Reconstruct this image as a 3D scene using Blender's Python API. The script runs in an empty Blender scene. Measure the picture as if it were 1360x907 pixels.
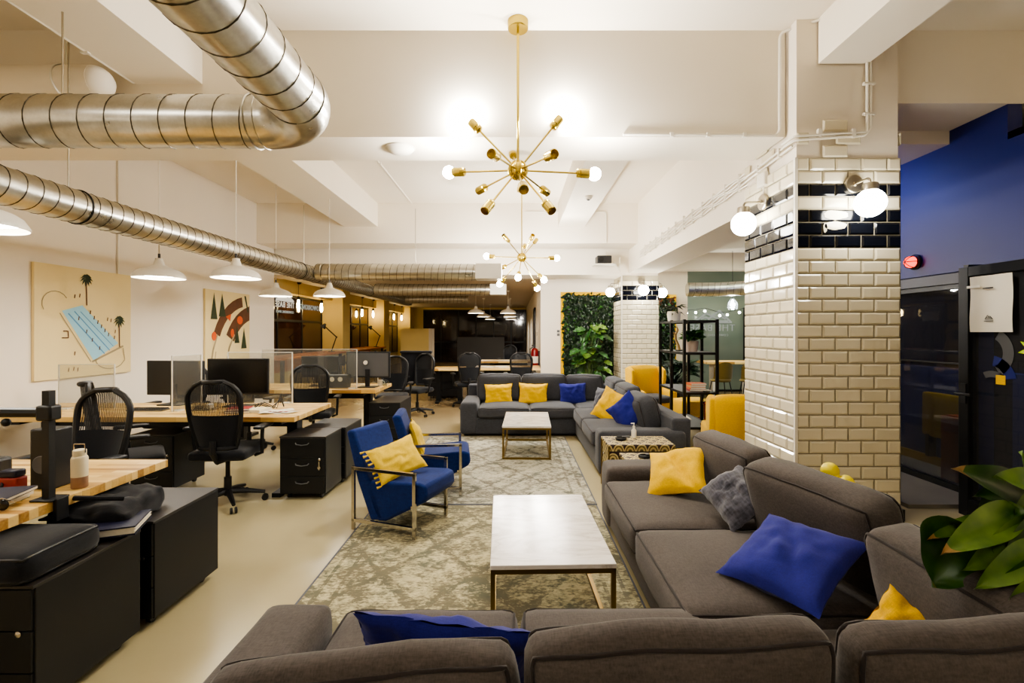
import bpy, bmesh, math, random
from mathutils import Vector, Matrix, Euler, noise
random.seed(11)
SC = bpy.context.scene
COL = SC.collection
PI = math.pi
F, VX, VY, H = 633.0, 683.0, 441.0, 1.5

def R(d): return math.radians(d)
def P(px, py, Y): return Vector(((px-VX)*Y/F, Y, H+(VY-py)*Y/F))

# ------------------------------------------------------------------ materials
def lin(c):
    out = []
    for v in c:
        v = v/255.0
        out.append(v/12.92 if v <= 0.04045 else ((v+0.055)/1.055)**2.4)
    return (out[0], out[1], out[2], 1.0)

class NT:
    def __init__(s, name):
        s.m = bpy.data.materials.new(name); s.m.use_nodes = True
        s.t = s.m.node_tree; s.n = s.t.nodes; s.l = s.t.links
        s.b = s.n['Principled BSDF']; s.out = s.n['Material Output']
    def node(s, typ, **kw):
        nd = s.n.new(typ)
        for k, v in kw.items(): setattr(nd, k, v)
        return nd
    def math(s, op, a, b=None, c=None):
        nd = s.n.new('ShaderNodeMath'); nd.operation = op
        for i, x in enumerate((a, b, c)):
            if x is None: continue
            if isinstance(x, (int, float)): nd.inputs[i].default_value = x
            else: s.l.new(x, nd.inputs[i])
        return nd.outputs[0]
    def coord(s): return s.node('ShaderNodeTexCoord').outputs['Object']
    def mapping(s, scale=(1,1,1), rot=(0,0,0), loc=(0,0,0)):
        mp = s.node('ShaderNodeMapping'); s.l.new(s.coord(), mp.inputs[0])
        mp.inputs['Scale'].default_value = scale; mp.inputs['Rotation'].default_value = rot; mp.inputs['Location'].default_value = loc
        return mp.outputs[0]
    def noise(s, vec, scale=5, detail=4, rough=.5, dist=0):
        n = s.node('ShaderNodeTexNoise'); s.l.new(vec, n.inputs['Vector'])
        n.inputs['Scale'].default_value = scale; n.inputs['Detail'].default_value = detail
        n.inputs['Roughness'].default_value = rough; n.inputs['Distortion'].default_value = dist
        return n.outputs['Fac']
    def ramp(s, fac, stops, interp='LINEAR'):
        r = s.node('ShaderNodeValToRGB'); s.l.new(fac, r.inputs[0]); r.color_ramp.interpolation = interp
        e = r.color_ramp.elements
        while len(e) < len(stops): e.new(.5)
        for i, (p, c) in enumerate(stops):
            e[i].position = p; e[i].color = c if len(c) == 4 else lin(c)
        return r.outputs[0]
    def mix(s, fac, a, b):
        m = s.node('ShaderNodeMix', data_type='RGBA')
        for sock, v in ((m.inputs[0], fac), (m.inputs[6], a), (m.inputs[7], b)):
            if isinstance(v, (int, float)): sock.default_value = v
            elif isinstance(v, tuple): sock.default_value = v if len(v) == 4 else lin(v)
            else: s.l.new(v, sock)
        return m.outputs[2]
    def col(s, v):
        if isinstance(v, tuple): s.b.inputs['Base Color'].default_value = v if len(v) == 4 else lin(v)
        else: s.l.new(v, s.b.inputs['Base Color'])
    def bump(s, h, strength=.2, dist=.01):
        b = s.node('ShaderNodeBump'); b.inputs['Strength'].default_value = strength; b.inputs['Distance'].default_value = dist
        s.l.new(h, b.inputs['Height']); s.l.new(b.outputs[0], s.b.inputs['Normal'])
    def set(s, rough=.5, metal=0, spec=.5):
        s.b.inputs['Roughness'].default_value = rough; s.b.inputs['Metallic'].default_value = metal
        s.b.inputs['Specular IOR Level'].default_value = spec

def plain(name, c, rough=.5, metal=0, spec=.5, var=.06, vs=6, bump=0, bs=80):
    t = NT(name); t.set(rough, metal, spec)
    cl = lin(c)
    v = t.noise(t.coord(), vs, 3)
    d = tuple(x*(1-var) for x in cl[:3])+(1,); u = tuple(min(1, x*(1+var)) for x in cl[:3])+(1,)
    t.col(t.mix(v, d, u))
    if bump: t.bump(t.noise(t.coord(), bs, 3), bump, .004)
    return t.m

def fabric(name, c, var=.25, scale=260, bump=.35, sheen=.15):
    t = NT(name); t.set(.92, 0, .2); cl = lin(c)
    w1 = t.noise(t.mapping((1, .18, .6)), scale, 2); w2 = t.noise(t.mapping((.18, 1, .6)), scale, 2)
    w = t.math('MULTIPLY', t.math('ADD', w1, w2), .5)
    big = t.noise(t.coord(), 3, 3)
    f = t.math('ADD', t.math('MULTIPLY', w, .75), t.math('MULTIPLY', big, .25))
    d = tuple(x*(1-var*2) for x in cl[:3])+(1,); u = tuple(min(1, x*(1+var*2)) for x in cl[:3])+(1,)
    t.col(t.ramp(f, [(.3, d), (.7, u)]))
    t.bump(w, bump, .002)
    t.b.inputs['Sheen Weight'].default_value = sheen
    return t.m

def emit(name, c, strength):
    t = NT(name); e = t.node('ShaderNodeEmission'); e.inputs[0].default_value = lin(c) if max(c) > 1.01 else tuple(c)+(1,)
    e.inputs[1].default_value = strength; t.l.new(e.outputs[0], t.out.inputs[0]); return t.m

def glass(name, c, tint, gloss=1.0, rough=.02):
    """thin sheet glass: tinted see-through layer with mirror-like fresnel reflection"""
    t = NT(name)
    tr = t.node('ShaderNodeBsdfTransparent'); tr.inputs[0].default_value = lin(c)
    gl = t.node('ShaderNodeBsdfGlossy'); gl.inputs['Roughness'].default_value = rough; gl.inputs[0].default_value = (gloss, gloss, gloss, 1)
    lw = t.node('ShaderNodeLayerWeight'); lw.inputs[0].default_value = .5
    fr = t.math('ADD', .035, t.math('MULTIPLY', t.math('POWER', lw.outputs['Facing'], 5), .9))
    mx = t.node('ShaderNodeMixShader'); t.l.new(fr, mx.inputs[0]); t.l.new(tr.outputs[0], mx.inputs[1]); t.l.new(gl.outputs[0], mx.inputs[2])
    df = t.node('ShaderNodeBsdfDiffuse'); df.inputs[0].default_value = lin(c)
    m2 = t.node('ShaderNodeMixShader'); m2.inputs[0].default_value = tint; t.l.new(mx.outputs[0], m2.inputs[1]); t.l.new(df.outputs[0], m2.inputs[2])
    t.l.new(m2.outputs[0], t.out.inputs[0]); return t.m

MT = {}
MT['wall'] = plain('painted plaster', (236, 226, 210), .7, var=.03, vs=2, bump=.05, bs=40)
MT['ceil'] = plain('painted concrete', (242, 233, 216), .75, var=.03, vs=1.5, bump=.06, bs=30)
MT['beige'] = plain('beige plaster', (196, 182, 160), .7, var=.04)
MT['darkbrown'] = plain('dark brown board', (52, 36, 28), .45)
MT['greywall'] = plain('grey board', (62, 60, 58), .7)
MT['blackmetal'] = plain('black powder coat', (21, 22, 24), .42, .3, var=.1)
MT['black'] = plain('black plastic', (17, 18, 21), .45, var=.1)
MT['cabinet'] = plain('charcoal steel', (20, 22, 26), .45, .2, var=.08, vs=2)
MT['cabtop'] = plain('charcoal steel top', (50, 46, 44), .4, .1, var=.08, vs=2)
MT['blackfab'] = fabric('black cloth', (24, 25, 29), .2, 300)
MT['white'] = plain('white enamel', (236, 230, 216), .35, var=.02)
MT['whiteplastic'] = plain('white plastic', (228, 222, 208), .45, var=.02)
MT['chrome'] = plain('polished steel', (196, 190, 180), .14, 1, var=.05)
MT['nickel'] = plain('brushed nickel', (176, 168, 152), .32, 1, var=.06)
MT['brass'] = plain('polished brass', (206, 184, 92), .22, 1, var=.06)
MT['brassdark'] = plain('aged brass', (140, 118, 72), .35, 1, var=.1)
MT['sofa'] = fabric('brown grey weave', (80, 74, 71), .2, 240)
MT['sofafar'] = fabric('slate grey weave', (68, 69, 74), .2, 240)
MT['piping'] = fabric('dark piping', (48, 43, 42), .1, 240)
MT['blue'] = fabric('royal blue cotton', (34, 38, 122), .12, 320, .2)
MT['navy'] = fabric('blue velvet', (20, 42, 100), .18, 90, .1, .08)
MT['yellow'] = fabric('mustard yellow cotton', (232, 186, 24), .1, 320, .2)
MT['paleyellow'] = fabric('lemon yellow cotton', (226, 192, 62), .1, 320, .2)
MT['ochre'] = fabric('mustard upholstery', (226, 178, 16), .1, 300, .2)
MT['greyfur'] = fabric('grey chenille', (74, 74, 84), .6, 70, 1.0, .6)
MT['greypillow'] = fabric('grey cotton', (88, 90, 100), .15, 300)
MT['orange'] = plain('orange laminate', (214, 104, 24), .45)
MT['red'] = plain('red enamel', (120, 16, 18), .3)
MT['paper'] = plain('paper', (226, 218, 200), .8, var=.03)
MT['bulb'] = emit('lit globe', (1.0, .955, .885), 560)
MT['globe'] = emit('opal lamp globe', (1.0, .97, .86), 34)
MT['pend'] = emit('lit lamp underside', (1.0, .94, .84), 34)
MT['edison'] = emit('amber filament bulb', (1.0, .74, .34), 90)
MT['alarm'] = emit('red lit lens', (1.0, .03, .01), 4)
MT['acrylic'] = glass('clear acrylic', (240, 240, 236), .05)
MT['acredge'] = plain('acrylic edge', (214, 210, 200), .2)
MT['glass'] = glass('clear glass', (225, 228, 230), .03)
MT['smoke'] = glass('dark tinted glass', (176, 176, 180), .05)
MT['soil'] = plain('soil', (50, 38, 28), .9)
MT['screen'] = plain('dark display', (12, 13, 16), .18)
MT['greyplastic'] = plain('grey plastic', (84, 84, 86), .5)
MT['bluewall'] = plain('deep blue wall', (22, 34, 104), .5, var=.1, vs=1.5)
MT['navyfloor'] = plain('grey stone', (120, 116, 106), .5)
MT['bark'] = plain('stem green', (72, 96, 42), .6)
MT['wood2'] = plain('orange oak', (176, 104, 44), .45, var=.2, vs=12)
MT['tan'] = plain('tan print', (150, 116, 92), .5, var=.3, vs=30)
MT['copper'] = plain('copper', (190, 110, 80), .25, 1)
MT['pinkpot'] = plain('taupe ceramic', (176, 158, 146), .6)
MT['cloth'] = fabric('black jacket cloth', (22, 22, 26), .2, 200)
MT['darkblue'] = plain('navy card', (14, 16, 44), .5)
MT['driftwood'] = plain('pale driftwood', (196, 160, 104), .6, var=.2, vs=20)
MT['amberwall'] = plain('warm plaster', (200, 176, 112), .7, var=.04)
MT['greenstar'] = plain('lime sticker', (190, 214, 40), .5)

def m_floor():
    t = NT('polished screed'); t.set(.22, 0, .4)
    n = t.noise(t.coord(), 1.1, 6, .6); n2 = t.noise(t.coord(), 9, 4, .6)
    f = t.math('ADD', t.math('MULTIPLY', n, .7), t.math('MULTIPLY', n2, .3))
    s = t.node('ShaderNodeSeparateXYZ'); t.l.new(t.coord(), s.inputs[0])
    far = t.math('SMOOTH_MIN', 1, t.math('MAXIMUM', 0, t.math('MULTIPLY', t.math('SUBTRACT', s.outputs[1], 6.0), .35)), .1)  # floor colour itself darkens toward the far end, in place of dimmer light
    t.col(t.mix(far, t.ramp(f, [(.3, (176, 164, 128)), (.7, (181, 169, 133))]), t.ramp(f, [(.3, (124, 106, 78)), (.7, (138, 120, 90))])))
    r = t.math('ADD', t.math('MULTIPLY', n2, .14), .2); t.b.inputs['Roughness'].default_value = .26
    return t.m
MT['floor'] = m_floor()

def m_duct():
    t = NT('galvanised steel'); t.set(.27, 1)
    n = t.noise(t.mapping((1, 1, 1)), 7, 5, .6); n2 = t.noise(t.coord(), 60, 2)
    f = t.math('ADD', t.math('MULTIPLY', n, .8), t.math('MULTIPLY', n2, .2))
    t.col(t.ramp(f, [(.35, (180, 178, 170)), (.7, (208, 206, 198))]))
    t.l.new(t.math('ADD', t.math('MULTIPLY', n, .10), .24), t.b.inputs['Roughness'])
    t.bump(n, .04, .02)
    return t.m
MT['duct'] = m_duct()
MT['ductseam'] = plain('duct seam', (96, 92, 84), .35, 1)

def m_block(name, axis='x', dark=1.0):
    t = NT(name); t.set(.38, 0, .4)
    rot = (0, 0, 0) if axis == 'x' else (0, 0, PI/2)
    mp = t.mapping((1, 1, 1), rot)
    b = t.node('ShaderNodeTexBrick'); t.l.new(mp, b.inputs['Vector'])
    b.inputs['Scale'].default_value = 1.0; b.inputs['Brick Width'].default_value = .38; b.inputs['Row Height'].default_value = .042
    b.inputs['Mortar Size'].default_value = .0012; b.inputs['Bias'].default_value = 0
    b.inputs['Color1'].default_value = (0, 0, 0, 1); b.inputs['Color2'].default_value = (1, 1, 1, 1); b.inputs['Mortar'].default_value = (.2, .2, .2, 1)
    g = t.noise(t.mapping((2, 40, 40) if axis == 'x' else (40, 2, 40)), 2, 4)
    sep = t.node('ShaderNodeSeparateColor'); t.l.new(b.outputs[0], sep.inputs[0])
    f = t.math('ADD', t.math('MULTIPLY', sep.outputs[0], .7), t.math('MULTIPLY', g, .3))
    d = dark
    t.col(t.ramp(f, [(.1, tuple(int(x*d) for x in (140, 96, 46))), (.35, tuple(int(x*d) for x in (202, 160, 88))), (.9, tuple(int(x*d) for x in (236, 206, 138)))]))
    return t.m
MT['block'] = m_block('butcher block')

def m_marble():
    t = NT('white marble'); t.set(.22, 0, .5)
    mp = t.mapping((1.2, 3.2, 1), (0, 0, R(20)))
    n = t.noise(mp, 1.8, 8, .62, 1.2)
    v = t.math('ABSOLUTE', t.math('SUBTRACT', n, .5))
    n2 = t.noise(t.mapping((2, 5, 1), (0, 0, R(20))), 2.2, 6, .6, .8)
    base = t.ramp(v, [(0, (196, 188, 180)), (.03, (214, 207, 200)), (.10, (232, 226, 220))])
    t.col(t.mix(t.math('MULTIPLY', t.math('GREATER_THAN', n2, .6), .12), base, (170, 160, 152)))
    return t.m
MT['marble'] = m_marble()

def m_rug(name, seed, hx, hy, tint=0):
    """faded oriental rug: medallion, lattice and border lines worn away by noise"""
    t = NT(name); t.set(.95, 0, .1)
    c = t.coord(); s = t.node('ShaderNodeSeparateXYZ'); t.l.new(c, s.inputs[0])
    x, y = s.outputs[0], s.outputs[1]
    ax, ay = t.math('ABSOLUTE', x), t.math('ABSOLUTE', y)
    warp = t.noise(t.mapping((1, 1, 1), loc=(seed, 0, 0)), 14, 3)
    wv = t.math('MULTIPLY', t.math('SUBTRACT', warp, .5), .12)
    # lattice of diamonds
    a = t.math('ADD', t.math('ADD', t.math('MULTIPLY', x, 1.0), t.math('MULTIPLY', y, .72)), wv)
    b = t.math('ADD', t.math('SUBTRACT', t.math('MULTIPLY', x, 1.0), t.math('MULTIPLY', y, .72)), wv)
    la = t.math('ABSOLUTE', t.math('SINE', t.math('MULTIPLY', a, 5.4))); lb = t.math('ABSOLUTE', t.math('SINE', t.math('MULTIPLY', b, 5.4)))
    lat = t.math('LESS_THAN', t.math('MINIMUM', la, lb), .12)
    # small flower rings
    vo = t.node('ShaderNodeTexVoronoi'); t.l.new(t.mapping((1, 1, 1), loc=(seed*2, 1, 0)), vo.inputs['Vector']); vo.inputs['Scale'].default_value = 8.5
    rings = t.math('GREATER_THAN', t.math('SINE', t.math('MULTIPLY', vo.outputs['Distance'], 34)), .35)
    # border
    bx = t.math('GREATER_THAN', ax, hx-.24); by = t.math('GREATER_THAN', ay, hy-.24)
    border = t.math('MAXIMUM', bx, by)
    e = t.math('MAXIMUM', t.math('SUBTRACT', ax, hx), t.math('SUBTRACT', ay, hy))
    lines = t.math('GREATER_THAN', t.math('SINE', t.math('MULTIPLY', e, 62)), .72)
    lines = t.math('MULTIPLY', lines, border)
    med = t.math('ADD', t.math('MULTIPLY', ax, 1.3), ay)
    mring = t.math('GREATER_THAN', t.math('SINE', t.math('MULTIPLY', t.math('ADD', med, wv), 19)), .55)
    pat = t.math('MAXIMUM', t.math('MAXIMUM', lat, t.math('MULTIPLY', rings, .3)), t.math('MAXIMUM', lines, t.math('MULTIPLY', mring, .6)))
    wear = t.noise(t.mapping((1, 1, 1), loc=(seed, 3, 0)), 2.3, 5, .6)
    patch = t.noise(t.mapping((1, 1.3, 1), loc=(seed, 7, 0)), 8, 5, .7)
    fine = t.noise(t.mapping((.55, 1.25, 1)), 48, 4, .75)
    sm = t.math('ADD', t.math('MULTIPLY', fine, .50), t.math('ADD', t.math('MULTIPLY', patch, .38), t.math('MULTIPLY', wear, .30)))
    sm = t.math('ADD', sm, t.math('MULTIPLY', pat, .08))
    keep = t.ramp(sm, [(.535 if tint == 0 else .57, (0, 0, 0)), (.66 if tint == 0 else .69, (255, 255, 255))])
    sk = t.node('ShaderNodeSeparateColor'); t.l.new(keep, sk.inputs[0])
    ground = t.ramp(t.noise(t.mapping((1, 1, 1), loc=(seed, 9, 0)), 4, 6, .7), [(.3, (176, 168, 136) if tint == 0 else (172, 168, 150)), (.55, (204, 194, 156) if tint == 0 else (190, 186, 168)), (.75, (160, 158, 134))])
    ink = t.ramp(t.noise(t.coord(), 2.6, 4), [(.35, (58, 62, 60)), (.5, (92, 86, 74)), (.65, (64, 72, 68))])
    colr = t.mix(t.math('MULTIPLY', sk.outputs[0], .82), ground, ink)
    t.col(colr); t.bump(fine, .5, .004)
    return t.m
MT['rug1'] = m_rug('worn oriental rug near', 3.1, .955, 1.178)
MT['rug2'] = m_rug('worn oriental rug far', 8.7, .955, 1.335, 1)

def m_scallop():
    t = NT('scallop print'); t.set(.6)
    c = t.coord(); s = t.node('ShaderNodeSeparateXYZ'); t.l.new(c, s.inputs[0])
    u = t.math('MULTIPLY', t.math('ADD', s.outputs[0], t.math('MULTIPLY', s.outputs[2], .0)), 9.5)
    v = t.math('MULTIPLY', t.math('ADD', s.outputs[1], s.outputs[2]), 13)
    row = t.math('FLOOR', v); odd = t.math('MULTIPLY', t.math('FLOORED_MODULO', row, 2), .5)
    du = t.math('SUBTRACT', t.math('FRACT', t.math('ADD', u, odd)), .5); dv = t.math('FRACT', v)
    d = t.math('SQRT', t.math('ADD', t.math('MULTIPLY', du, du), t.math('MULTIPLY', t.math('MULTIPLY', dv, dv), .42)))
    t.col(t.ramp(d, [(0, (96, 84, 52)), (.16, (206, 186, 128)), (.30, (120, 104, 60)), (.40, (214, 196, 140)), (.5, (52, 36, 40))], 'CONSTANT'))
    return t.m
MT['scallop'] = m_scallop()

def m_leaf(name, a, b, rough=.4):
    t = NT(name); t.set(rough, 0, .5)
    n = t.noise(t.coord(), 9, 3)
    t.col(t.ramp(n, [(.3, a), (.7, b)]))
    t.b.inputs['Transmission Weight'].default_value = 0
    return t.m
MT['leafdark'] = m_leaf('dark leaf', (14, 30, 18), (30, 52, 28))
MT['leaf'] = m_leaf('green leaf', (28, 68, 28), (62, 106, 42))
MT['leafbig'] = m_leaf('broad leaf', (42, 82, 30), (116, 146, 58), .32)
MT['leafdeep'] = m_leaf('deep broad leaf', (22, 56, 20), (60, 96, 30), .32)
MT['leaftip'] = m_leaf('dry leaf tip', (150, 116, 66), (186, 156, 100))
MT['leafred'] = m_leaf('rust leaf', (120, 50, 24), (70, 60, 30))

def m_tile(name, c, var):
    t = NT(name); t.set(.1, 0, .5); n = t.noise(t.coord(), 3, 2); cl = lin(c)
    t.col(t.mix(n, tuple(x*(1-var) for x in cl[:3])+(1,), tuple(min(1, x*(1+var)) for x in cl[:3])+(1,)))
    t.bump(t.noise(t.coord(), 14, 2), .04, .01)
    return t.m
MT['tile'] = m_tile('glazed white tile', (224, 214, 188), .04)
MT['tileblack'] = m_tile('glazed black tile', (14, 16, 22), .2)
MT['grout'] = plain('grout', (170, 160, 136), .9)
MT['greenglass'] = (lambda t: (t.set(.16, 0, .5), t.col(t.ramp(t.noise(t.mapping((.3, .3, .6)), 2, 2), [(.3, (116, 130, 118)), (.7, (146, 156, 140))])), t.m)[2])(NT('grey green back-painted glass'))
MT['darkpane'] = (lambda t: (t.set(.06, 0, .5), t.col(t.ramp(t.noise(t.mapping((1, 1, .8)), 1.2, 2), [(.3, (30, 20, 15)), (.7, (62, 40, 28))])), t.m)[2])(NT('dark night window'))
MT['darkpane2'] = (lambda t: (t.set(.06, 0, .5), t.col(t.ramp(t.noise(t.mapping((1, 1, .8)), .8, 2), [(.3, (18, 20, 26)), (.7, (46, 34, 30))])), t.m)[2])(NT('dark far window'))
MT['mesh'] = (lambda t: (t.set(.7), t.col((22, 23, 26)), t.m)[2])(NT('chair mesh'))
def _meshmat():
    t = NT('see-through chair mesh'); t.set(.7); t.col((18, 19, 22))
    tr = t.node('ShaderNodeBsdfTransparent'); mx = t.node('ShaderNodeMixShader')
    w = t.node('ShaderNodeTexWave', wave_type='BANDS', bands_direction='X'); t.l.new(t.coord(), w.inputs[0]); w.inputs['Scale'].default_value = 26; w.inputs['Distortion'].default_value = 1.5
    f = t.math('MULTIPLY', t.math('GREATER_THAN', w.outputs['Fac'], .55), .5)
    f = t.math('ADD', f, .05)
    t.l.new(f, mx.inputs[0]); t.l.new(t.b.outputs[0], mx.inputs[1]); t.l.new(tr.outputs[0], mx.inputs[2]); t.l.new(mx.outputs[0], t.out.inputs[0])
    return t.m
MT['mesh'] = _meshmat()

# ------------------------------------------------------------------ geometry
OFF = {}
class MB:
    def __init__(s, local=False): s.v = []; s.f = []; s.m = []; s.local = local
    def add(s, vs, fs, mi=0, M=None):
        o = len(s.v)
        for p in vs:
            p = Vector(p); s.v.append(M @ p if M else p)
        for f in fs: s.f.append([i+o for i in f]); s.m.append(mi)
        return s
    def box(s, x0, x1, y0, y1, z0, z1, mi=0, M=None):
        vs = [(x, y, z) for z in (z0, z1) for y in (y0, y1) for x in (x0, x1)]
        return s.add(vs, [(0,2,3,1), (4,5,7,6), (0,1,5,4), (2,6,7,3), (0,4,6,2), (1,3,7,5)], mi, M)
    def cbox(s, c, d, mi=0, M=None):
        return s.box(c[0]-d[0]/2, c[0]+d[0]/2, c[1]-d[1]/2, c[1]+d[1]/2, c[2]-d[2]/2, c[2]+d[2]/2, mi, M)
    def tube(s, pts, r, seg=8, closed=False, mi=0, M=None, flat=None):
        pts = [Vector(p) for p in pts]; n = len(pts)
        rs = r if isinstance(r, (list, tuple)) else [r]*n
        vs = []; nrm = None
        for i, p in enumerate(pts):
            if closed: t = pts[(i+1) % n]-pts[i-1]
            else: t = pts[min(i+1, n-1)]-pts[max(i-1, 0)]
            if t.length < 1e-9: t = Vector((0, 0, 1))
            t.normalize()
            if nrm is None:
                a = Vector((0, 0, 1)) if abs(t.z) < .9 else Vector((1, 0, 0))
                nrm = (a-t*a.dot(t)).normalized()
            else:
                nrm = nrm-t*nrm.dot(t)
                nrm = nrm.normalized() if nrm.length > 1e-6 else t.orthogonal().normalized()
            b = t.cross(nrm)
            for k in range(seg):
                an = 2*PI*k/seg+(PI/4 if seg == 4 else 0)
                vs.append(p+(nrm*math.cos(an)+b*math.sin(an))*rs[i]*(1.414 if seg == 4 else 1))
        fs = []
        for i in range(n if closed else n-1):
            j = (i+1) % n
            for k in range(seg):
                l = (k+1) % seg; fs.append((i*seg+k, i*seg+l, j*seg+l, j*seg+k))
        if not closed:
            fs.append(tuple(range(seg-1, -1, -1))); fs.append(tuple((n-1)*seg+k for k in range(seg)))
        return s.add(vs, fs, mi, M)
    def lathe(s, prof, c=(0,0,0), seg=24, mi=0, M=None):
        vs = []; fs = []; n = len(prof); c = Vector(c)
        for r, z in prof:
            for k in range(seg):
                a = 2*PI*k/seg; vs.append(c+Vector((max(r, 1e-5)*math.cos(a), max(r, 1e-5)*math.sin(a), z)))
        for i in range(n-1):
            for k in range(seg):
                l = (k+1) % seg; fs.append((i*seg+k, i*seg+l, (i+1)*seg+l, (i+1)*seg+k))
        fs.append(tuple(range(seg-1, -1, -1))); fs.append(tuple((n-1)*seg+k for k in range(seg)))
        return s.add(vs, fs, mi, M)
    def ball(s, c, r, seg=16, rings=10, mi=0, sc=(1,1,1), M=None):
        prof = [(math.sin(PI*i/rings), -math.cos(PI*i/rings)) for i in range(rings+1)]
        T = Matrix.Translation(Vector(c)) @ Matrix.Diagonal((r*sc[0], r*sc[1], r*sc[2], 1))
        return s.lathe(prof, (0,0,0), seg, mi, (M @ T) if M else T)
    def prism(s, poly, y0, y1, axis='y', mi=0, M=None):
        """poly in (a,b): axis y -> (x,z) extruded along y; axis x -> (y,z) along x; axis z -> (x,y) along z"""
        def pt(a, b, h): return {'y': (a, h, b), 'x': (h, a, b), 'z': (a, b, h)}[axis]
        n = len(poly); vs = [pt(a, b, y0) for a, b in poly]+[pt(a, b, y1) for a, b in poly]
        fs = [tuple(range(n-1, -1, -1)), tuple(range(n, 2*n))]+[(i, (i+1) % n, n+(i+1) % n, n+i) for i in range(n)]
        return s.add(vs, fs, mi, M)
    def grid(s, fn, nu, nv, mi=0, M=None, flip=False):
        vs = [fn(i/nu, j/nv) for j in range(nv+1) for i in range(nu+1)]; w = nu+1; fs = []
        for j in range(nv):
            for i in range(nu):
                q = (j*w+i, j*w+i+1, (j+1)*w+i+1, (j+1)*w+i); fs.append(q[::-1] if flip else q)
        return s.add(vs, fs, mi, M)
    def build(s, name, mats, parent=None, smooth=40, bevel=0, kind=None, bseg=2, fixn=True):
        if not isinstance(mats, (list, tuple)): mats = [mats]
        me = bpy.data.meshes.new(name)
        off = Vector((0,0,0))
        if parent is not None and not s.local: off = OFF.get(parent.name, off)
        me.from_pydata([tuple(p-off) for p in s.v], [], s.f)
        for m in mats: me.materials.append(MT[m] if isinstance(m, str) else m)
        me.polygons.foreach_set('material_index', s.m)
        if fixn:
            bm = bmesh.new(); bm.from_mesh(me); bmesh.ops.recalc_face_normals(bm, faces=bm.faces); bm.to_mesh(me); bm.free()
        if smooth:
            me.polygons.foreach_set('use_smooth', [True]*len(me.polygons))
            me.set_sharp_from_angle(angle=R(smooth))
        me.update()
        o = bpy.data.objects.new(name, me); COL.objects.link(o)
        if parent is not None: o.parent = parent; OFF[o.name] = off if not s.local else Vector((0,0,0))
        if bevel:
            b = o.modifiers.new('edge', 'BEVEL'); b.width = bevel; b.segments = bseg; b.limit_method = 'ANGLE'; b.angle_limit = R(35)
        if kind: o['kind'] = kind
        return o

def thing(name, label, cat, loc=(0,0,0), rz=0, group=None):
    o = bpy.data.objects.new(name, None); COL.objects.link(o); o.empty_display_size = .1
    o.location = loc; o.rotation_euler = (0, 0, rz); OFF[o.name] = Vector(loc)
    o['label'] = label; o['category'] = cat
    if group: o['group'] = group
    return o
def tag(o, label, cat, group=None):
    o['label'] = label; o['category'] = cat
    if group: o['group'] = group
    return o
def struct(name, mb, m, parent=None, **kw):
    o = mb.build(name, m, parent, **kw)
    if parent is None: o['kind'] = 'structure'
    return o
def sroot(name, loc=(0,0,0)):
    o = bpy.data.objects.new(name, None); COL.objects.link(o); o.location = loc; OFF[o.name] = Vector(loc); o['kind'] = 'structure'; return o
def kids(o): return [c for c in bpy.data.objects if c.parent == o]
def copy_tree(o, parent=None):
    c = o.copy(); COL.objects.link(c)
    if parent: c.parent = parent
    for ch in kids(o): copy_tree(ch, c)
    return c
def dup(src, label, loc, rz=0, scale=None, group=None):
    c = copy_tree(src); c.location = loc; c.rotation_euler = (0, 0, rz); c['label'] = label
    if group: c['group'] = group
    if scale: c.scale = (scale,)*3
    return c
def TR(c, rx=0, ry=0, rz=0): return Matrix.Translation(Vector(c)) @ Euler((R(rx), R(ry), R(rz)), 'XYZ').to_matrix().to_4x4()

def soft_map(d, r, bulge, wr=0, seed=0):
    h = Vector(d)/2
    def f(u, v, w):
        uu = [u, v, w]; p = Vector((u*h.x, v*h.y, w*h.z))
        q = Vector((max(-(h[i]-r), min(h[i]-r, p[i])) for i in range(3))); dd = p-q
        if dd.length > 1e-9 and dd.length > r: p = q+dd.normalized()*r
        for i in range(3):
            a, b = uu[(i+1) % 3], uu[(i+2) % 3]
            p[i] += math.copysign(1, uu[i])*bulge[i]*(1-a*a)*(1-b*b)*abs(uu[i])**2
        if wr:
            n = noise.noise_vector(Vector((p.x*5+seed, p.y*5, p.z*5)))*wr+noise.noise_vector(Vector((p.x*13+seed, p.y*13, p.z*13)))*wr*.35
            p += n
        return p
    return f
def cushion(name, m, parent, M, d, r=.05, bulge=(.01,.01,.03), cuts=11, wr=.006, pipe='z', seed=0, both=True, pm='piping', local=False):
    f = soft_map(d, r, bulge, wr, seed)
    bm = bmesh.new(); bmesh.ops.create_cube(bm, size=2); bmesh.ops.subdivide_edges(bm, edges=bm.edges[:], cuts=cuts, use_grid_fill=True)
    def sp(t): return math.copysign(1-(1-abs(t))**1.45, t)
    for v in bm.verts: v.co = f(sp(v.co.x), sp(v.co.y), sp(v.co.z))
    bm.verts.index_update()
    mb = MB(local); mb.add([v.co.copy() for v in bm.verts], [[v.index for v in fc.verts] for fc in bm.faces], 0, M); bm.free()
    o = mb.build(name, m, parent, smooth=60)
    if pipe:
        pb = MB(local); ring = []
        N = 14
        side = [(-1+2*i/N, -1) for i in range(N)]+[(1, -1+2*i/N) for i in range(N)]+[(1-2*i/N, 1) for i in range(N)]+[(-1, 1-2*i/N) for i in range(N)]
        for sg in ((1, -1) if both else (1,)):
            pts = []
            for a, b in side:
                a, b = sp(a), sp(b)
                p = {'z': (a, b, sg), 'y': (a, sg, b), 'x': (sg, a, b)}[pipe]
                pts.append(M @ (f(*p)*1.004))
            pb.tube(pts, .0055, 6, True)
        pb.build('piping', pm, o, smooth=60)
    return o
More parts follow.
